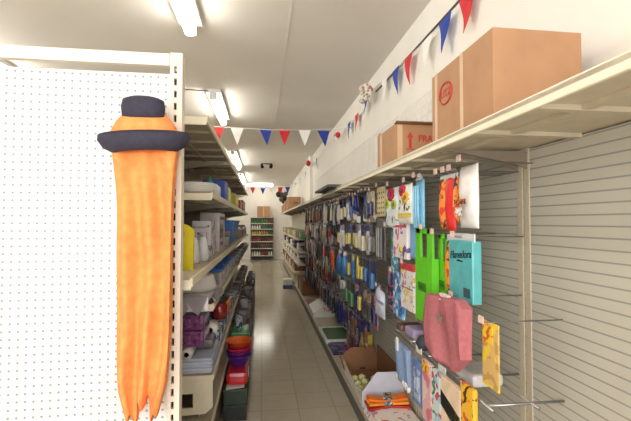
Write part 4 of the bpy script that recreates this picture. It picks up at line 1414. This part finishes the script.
for k in range(6):
    yy = 6.05 + k * 0.42
    b = thing('glass_jar', 'lidded jar on the third left shelf, %s jar past the blue tub' % ORD[k], 'jar', (-0.40, yy, z3 - 0.0015), 0, 'jars along the third left shelf')
    c = [(170, 160, 150), (190, 150, 120), (130, 130, 140)][k % 3]
    MB().lathe([(0, 0), (0.075, 0), (0.085, 0.02), (0.085, 0.14), (0.06, 0.165), (0, 0.165)], seg=16).build('body', M(c, 0.2, coat=0.5), b)
    MB().lathe([(0.062, 0.165), (0.062, 0.195), (0, 0.197)], seg=14).build('lid', M((90, 70, 66), 0.4), b)

# fourth shelf
t = thing('plastic_sheets', 'flat stack of clear plastic sheets at the near end of fourth shelf', 'sheets', (-0.44, 2.90, z4 - 0.0015))
for k in range(3):
    MB().box((0.01 * k - 0.02, 0, 0.008 + k * 0.0155), (0.24, 0.5, 0.015), bev=0.004).build('sheet', M(((176, 166, 176), (150, 140, 150), (190, 182, 186))[k], 0.2, coat=0.5), t)
f = MB()
hx = [-0.105 + i * 0.03 for i in range(8)]
top_ = [(x, -0.29, 0.05 + 0.004 * math.sin(i * 2.1)) for i, x in enumerate(hx)]
bot_ = [(x, -0.302, -0.02 - 0.022 * (i % 3)) for i, x in enumerate(hx)]
f.prism(top_ + bot_[::-1], (0, 0.006, 0))
f.prism([(0.126, -0.285, 0.044), (0.126, 0.24, 0.044), (0.148, 0.2, 0.0), (0.150, 0.0, -0.014), (0.149, -0.2, -0.004), (0.148, -0.285, 0.008)], (0.002, 0, 0.004))
f.build('hanging_edge', M((172, 162, 170), 0.15, coat=0.6), t)
t = thing('white_bowl', 'large white plastic bowl upside down on the clear sheets, fourth left shelf', 'bowl', (-0.475, 2.92, z4 + 0.0455))
MB().lathe([(0.15, 0), (0.158, 0.004), (0.155, 0.03), (0.14, 0.09), (0.12, 0.11), (0, 0.112)], seg=28).build('bowl', M((226, 222, 214), 0.35, var=0.03), t)
MB().lathe([(0.08, 0.112), (0.078, 0.12), (0, 0.12)], seg=20).build('foot', M((226, 222, 214), 0.35, var=0.03), t)
for k, yy in enumerate((3.4, 3.84, 4.28)):
    b = thing('food_container', 'clear food container with blue lid, %s after the white bowl on fourth shelf' % ORD[k], 'container', (-0.42, yy, z4 - 0.0015), 0, 'blue lidded containers on the fourth left shelf')
    MB().box((0, 0, 0.065), (0.21, 0.36, 0.13), bev=0.015).build('tub', M((150, 146, 152), 0.2, coat=0.6), b)
    MB().box((0, 0, 0.143), (0.23, 0.38, 0.024), bev=0.008).build('lid', M((52, 100, 190), 0.35), b)
    if k == 0:
        MB().box((0.106, 0.02, 0.07), (0.002, 0.06, 0.04)).build('pink_sticker', M((206, 90, 120), 0.5), b)
gl = {}


def glass(kind):
    if kind in gl:
        return gl[kind]
    c = [(126, 122, 128), (160, 158, 164), (92, 88, 96)][kind % 3]
    me1 = MB().lathe([(0, 0), (0.045, 0), (0.05, 0.01), (0.055, 0.10), (0.05, 0.10), (0.045, 0.012), (0, 0.012)], seg=14).mesh('cup', M(c, 0.12, coat=0.7))
    me2 = MB().tube([(0.05, 0, 0.085), (0.085, 0, 0.08), (0.085, 0, 0.03), (0.048, 0, 0.02)], 0.007, seg=6).mesh('handle', M(c, 0.12, coat=0.7))
    gl[kind] = (me1, me2)
    return gl[kind]


def mugs(z, y0, n, dy, shelfword, start=0, x=-0.36, floor=False):
    for k in range(n):
        a, b_ = glass(random.randint(0, 2))
        m = thing('glass_mug', 'grey glass mug on the %s left shelf, %s from the near end' % (shelfword, ORD[k]), 'mug', (x, y0 + k * dy, z - 0.0015), random.uniform(-0.6, 0.6), 'glass mugs on the left shelves')
        place('cup', a, m)
        place('handle', b_, m)


mugs(z4, 4.75, 20, 0.19, 'fourth')
# fifth shelf
t = thing('paper_stack', 'stack of pale blue and white paper sheets on the fifth left shelf', 'papers', (-0.45, 2.87, z5 - 0.0015))
for k in range(7):
    MB().box((0.004 * ((k * 7) % 3 - 1), 0.003 * ((k * 5) % 3), 0.0065 + k * 0.0132), (0.27, 0.42, 0.0128), bev=0.002).build('ream', M(((196, 204, 224), (214, 216, 224), (170, 184, 212))[k % 3], 0.5, var=0.04), t)
t = thing('foil_roll', 'white cardboard roll beside a grey bag on the paper stack', 'roll', (-0.47, 2.72, z5 + 0.092 + 0.0345))
MB().lathe([(0.016, -0.09), (0.034, -0.09), (0.034, 0.09), (0.016, 0.09), (0.016, -0.09)], seg=18, axis='Y').build('roll', M((222, 218, 212), 0.5), t)
o = MB().box((0, 0, 0.034), (0.16, 0.2, 0.068), bev=0.025).build('grey_bag', M((112, 106, 108), 0.3, coat=0.5), None, (-0.41, 2.94, z5 + 0.0925))
tag(o, 'crumpled grey bag lying on the paper stack beneath purple packs', 'bag')
PUR = patterned((128, 72, 122), [(150, 96, 142), (96, 50, 98)], 30, 0.6, 0.14)
for k in range(2):
    t = thing('purple_pack', ['shiny purple pack, lower of two stacked above the papers', 'shiny purple pack with dark top, upper of the two stacked'][k], 'pack', (-0.465, 2.82, z5 + 0.162 + k * 0.1055), 0, 'shiny purple packs on the fifth left shelf')
    MB().box((0, 0, 0.0525), (0.19, 0.32, 0.105), bev=0.02).build('pouch', PUR, t)
    MB().box((0.0955, 0, 0.06), (0.002, 0.2, 0.045)).build('paper_label', M((190, 170, 196), 0.3), t)
o = MB().box((0, 0, 0.02), (0.2, 0.34, 0.028), bev=0.006).build('blue_folder', M((56, 70, 100), 0.4), None, (-0.455, 2.82, z5 + 0.162 + 0.2115 - 0.0055))
tag(o, 'dark blue and white folder lying on the upper purple pack', 'folder')
FLO = patterned((190, 206, 226), [(70, 120, 180), (230, 232, 236), (60, 60, 80)], 26, 0.56)
for k in range(6):
    t = thing('floral_bag', 'blue floral packet on the fifth left shelf, %s beyond the paper stack' % ORD[k], 'packet', (-0.415, 3.28 + k * 0.3, z5 - 0.0015), 0, 'blue floral packets on the fifth left shelf')
    MB().box((0, 0, 0.06), (0.19, 0.26, 0.12), bev=0.02).build('pouch', FLO, t)
    MB().box((0.0955, 0, 0.06), (0.002, 0.12, 0.05)).build('paper_label', M((226, 228, 232), 0.4), t)
t = thing('tissue_roll', 'white roll with hollow core lying on the floral packets', 'roll', (-0.375, 3.1, z5 + 0.119 + 0.051))
MB().lathe([(0.02, -0.07), (0.05, -0.07), (0.05, 0.07), (0.02, 0.07), (0.02, -0.07)], seg=20, axis='Y').build('roll', M((230, 226, 222), 0.7), t)
t = thing('red_lantern', 'red lantern jar with dark green top on the floral packets', 'lantern', (-0.37, 3.62, z5 + 0.1195))
MB().lathe([(0, 0), (0.055, 0), (0.07, 0.04), (0.068, 0.11), (0.05, 0.15), (0, 0.15)], seg=16).build('jar', M((150, 44, 40), 0.2, coat=0.5), t)
MB().lathe([(0.06, 0.15), (0.07, 0.165), (0.055, 0.2), (0.02, 0.22), (0, 0.22)], seg=16).build('lid', M((34, 70, 48), 0.4), t)
t = thing('orange_pack', 'bright orange pack on the floral packets past the red lantern', 'pack', (-0.37, 4.0, z5 + 0.1195))
MB().box((0, 0, 0.05), (0.13, 0.3, 0.1), bev=0.015).build('pouch', M((226, 104, 40), 0.35, coat=0.3), t)
MB().box((0.0655, 0, 0.05), (0.002, 0.16, 0.04)).build('paper_label', M((240, 190, 120), 0.5), t)
mugs(z5, 5.2, 16, 0.2, 'fifth')
# lowest shelf: pale bags
for k in range(4):
    o = MB().pillow(0.44, 0.2, 0.16, k, 0.2).build('white_bag', M((208, 206, 204), 0.3, coat=0.5), None, (-0.39, 2.86 + k * 0.5, z6 + 0.0005))
    tag(o, 'white plastic bag slumped on the lowest left shelf, %s from the near end' % ORD[k], 'bag', 'white bags on the lowest left shelf')
mugs(z6, 5.0, 16, 0.21, 'lowest', x=-0.43)

# ------------------------------------------------------------------ goods on the floor before the left shelving
CRX = -0.205
t = thing('storage_crate', 'black green plastic crate on the floor, lower of the near stack', 'crate', (CRX, 3.45, 0.0))


def crate(t, c, h=0.1205):
    f = MB()
    q = h - 0.0135
    f.box((0, 0, 0.008), (0.17, 0.46, 0.014))
    for s in (-1, 1):
        f.box((s * 0.083, 0, q / 2 + 0.004), (0.008, 0.46, q))
        f.box((0, s * 0.228, q / 2 + 0.004), (0.165, 0.008, q))
    f.build('body', M(c, 0.4, var=0.1), t)
    f = MB()
    for s in (-1, 1):
        f.box((s * 0.086, 0, h - 0.0075), (0.014, 0.48, 0.014), bev=0.003)
        f.box((0, s * 0.232, h - 0.0075), (0.18, 0.014, 0.014), bev=0.003)
    f.build('rim', M(tuple(min(255, v + 14) for v in c), 0.4), t)


crate(t, (34, 38, 36))
t = thing('storage_crate', 'dark green plastic crate on the floor, stacked over the black one', 'crate', (CRX, 3.45, 0.121))
crate(t, (44, 62, 48))
o = MB().prism([(-0.07, -0.2, 0), (0.07, -0.17, 0), (0.075, 0.16, 0.0), (-0.02, 0.2, 0), (-0.075, 0.1, 0)], (0, 0, 0.004)).build('paper_sheet', WHITE, None, (CRX, 3.42, 0.242))
tag(o, 'loose white paper lying across the dark green crate', 'paper')
t = thing('red_bag', 'red and white plastic packet on top of the green crate', 'packet', (CRX + 0.01, 3.45, 0.2465))
MB().box((0, 0, 0.05), (0.17, 0.34, 0.10), bev=0.03).build('pouch', M((204, 36, 44), 0.3, coat=0.4), t)
MB().lathe([(0, 0.087), (0.085, 0.086), (0.08, 0.09), (0, 0.091)], seg=16, axis='X', sy=0.45, c=(0, 0, 0.05)).build('white_label', M((232, 226, 224), 0.4), t)
cols = [((92, 50, 160), 'purple'), ((120, 50, 150), 'violet'), ((214, 50, 110), 'pink'), ((206, 44, 50), 'red'), ((232, 110, 40), 'orange')]
bme = MB().lathe([(0.06, 0), (0.066, 0.003), (0.108, 0.085), (0.114, 0.09), (0.108, 0.09), (0.06, 0.008), (0, 0.006)], seg=28)
for k, (c, nm) in enumerate(cols):
    m = MB().lathe([(0.05, 0), (0.058, 0.003), (0.102, 0.088), (0.110, 0.092), (0.110, 0.096), (0.099, 0.09), (0.054, 0.007), (0, 0.006)], seg=28)
    o = m.build('plastic_bowl', M(c, 0.3, var=0.04, coat=0.3), None, (CRX + 0.015, 3.46, 0.3475 + k * 0.03))
    tag(o, '%s plastic bowl, %s in the nest on the floor pile' % (nm, ['lowest', 'second lowest', 'middle', 'second highest', 'uppermost'][k]), 'bowl', 'nest of coloured plastic bowls')
# second floor stack behind
t = thing('storage_crate', 'dark grey plastic crate on the floor behind the near crate stack', 'crate', (CRX, 4.0, 0.0))
crate(t, (60, 60, 66), 0.183)
for k, (c, nm) in enumerate((((196, 40, 130), 'magenta'), ((226, 96, 36), 'orange'), ((52, 150, 76), 'green'))):
    o = MB().box((0, 0, 0.055), (0.17, 0.36 - 0.03 * k, 0.11), bev=0.02).build('plastic_tub', M(c, 0.35, coat=0.3), None, (CRX, 4.0, 0.1835 + 0.1105 * k))
    tag(o, '%s plastic tub piled on the grey crate behind the coloured bowls' % nm, 'tub', 'tubs piled on the grey crate')
o = MB().pillow(0.2, 0.14, 0.1, 5, 0.14).build('blue_bag', FLO, None, (CRX - 0.01, 4.0, 0.515))
tag(o, 'crumpled pale blue printed bag on top of the green tub', 'bag')
for k in range(8):
    yy = 4.6 + k * 0.5
    t = thing('glassware_carton', 'grey carton of glassware on the floor, %s beyond the coloured tubs' % ORD[k], 'carton', (CRX - 0.01, yy, 0), 0, 'glassware cartons on the floor along the left shelving')
    hh = (0.42, 0.5, 0.36, 0.46)[k % 4]
    MB().box((0, 0, hh / 2), (0.16, 0.42, hh), bev=0.006).build('carton', M(((96, 90, 92), (120, 112, 110), (80, 76, 82))[k % 3], 0.5), t)
    MB().box((0.081, 0, hh * 0.55), (0.002, 0.25, hh * 0.4)).build('paper_label', patterned((150, 146, 148), [(70, 66, 72), (190, 186, 186)], 16), t)
    for j, yo in enumerate((-0.11, 0.11)):
        a, b_ = glass((k + j) % 3)
        m = thing('glass_mug', 'grey glass mug on the %s glassware carton, %s' % (ORD[k], ('near side', 'far side')[j]), 'mug', (CRX - 0.01, yy + yo, hh + 0.002), 0.3 * j, 'glass mugs on the glassware cartons')
        place('cup', a, m)
        place('handle', b_, m)
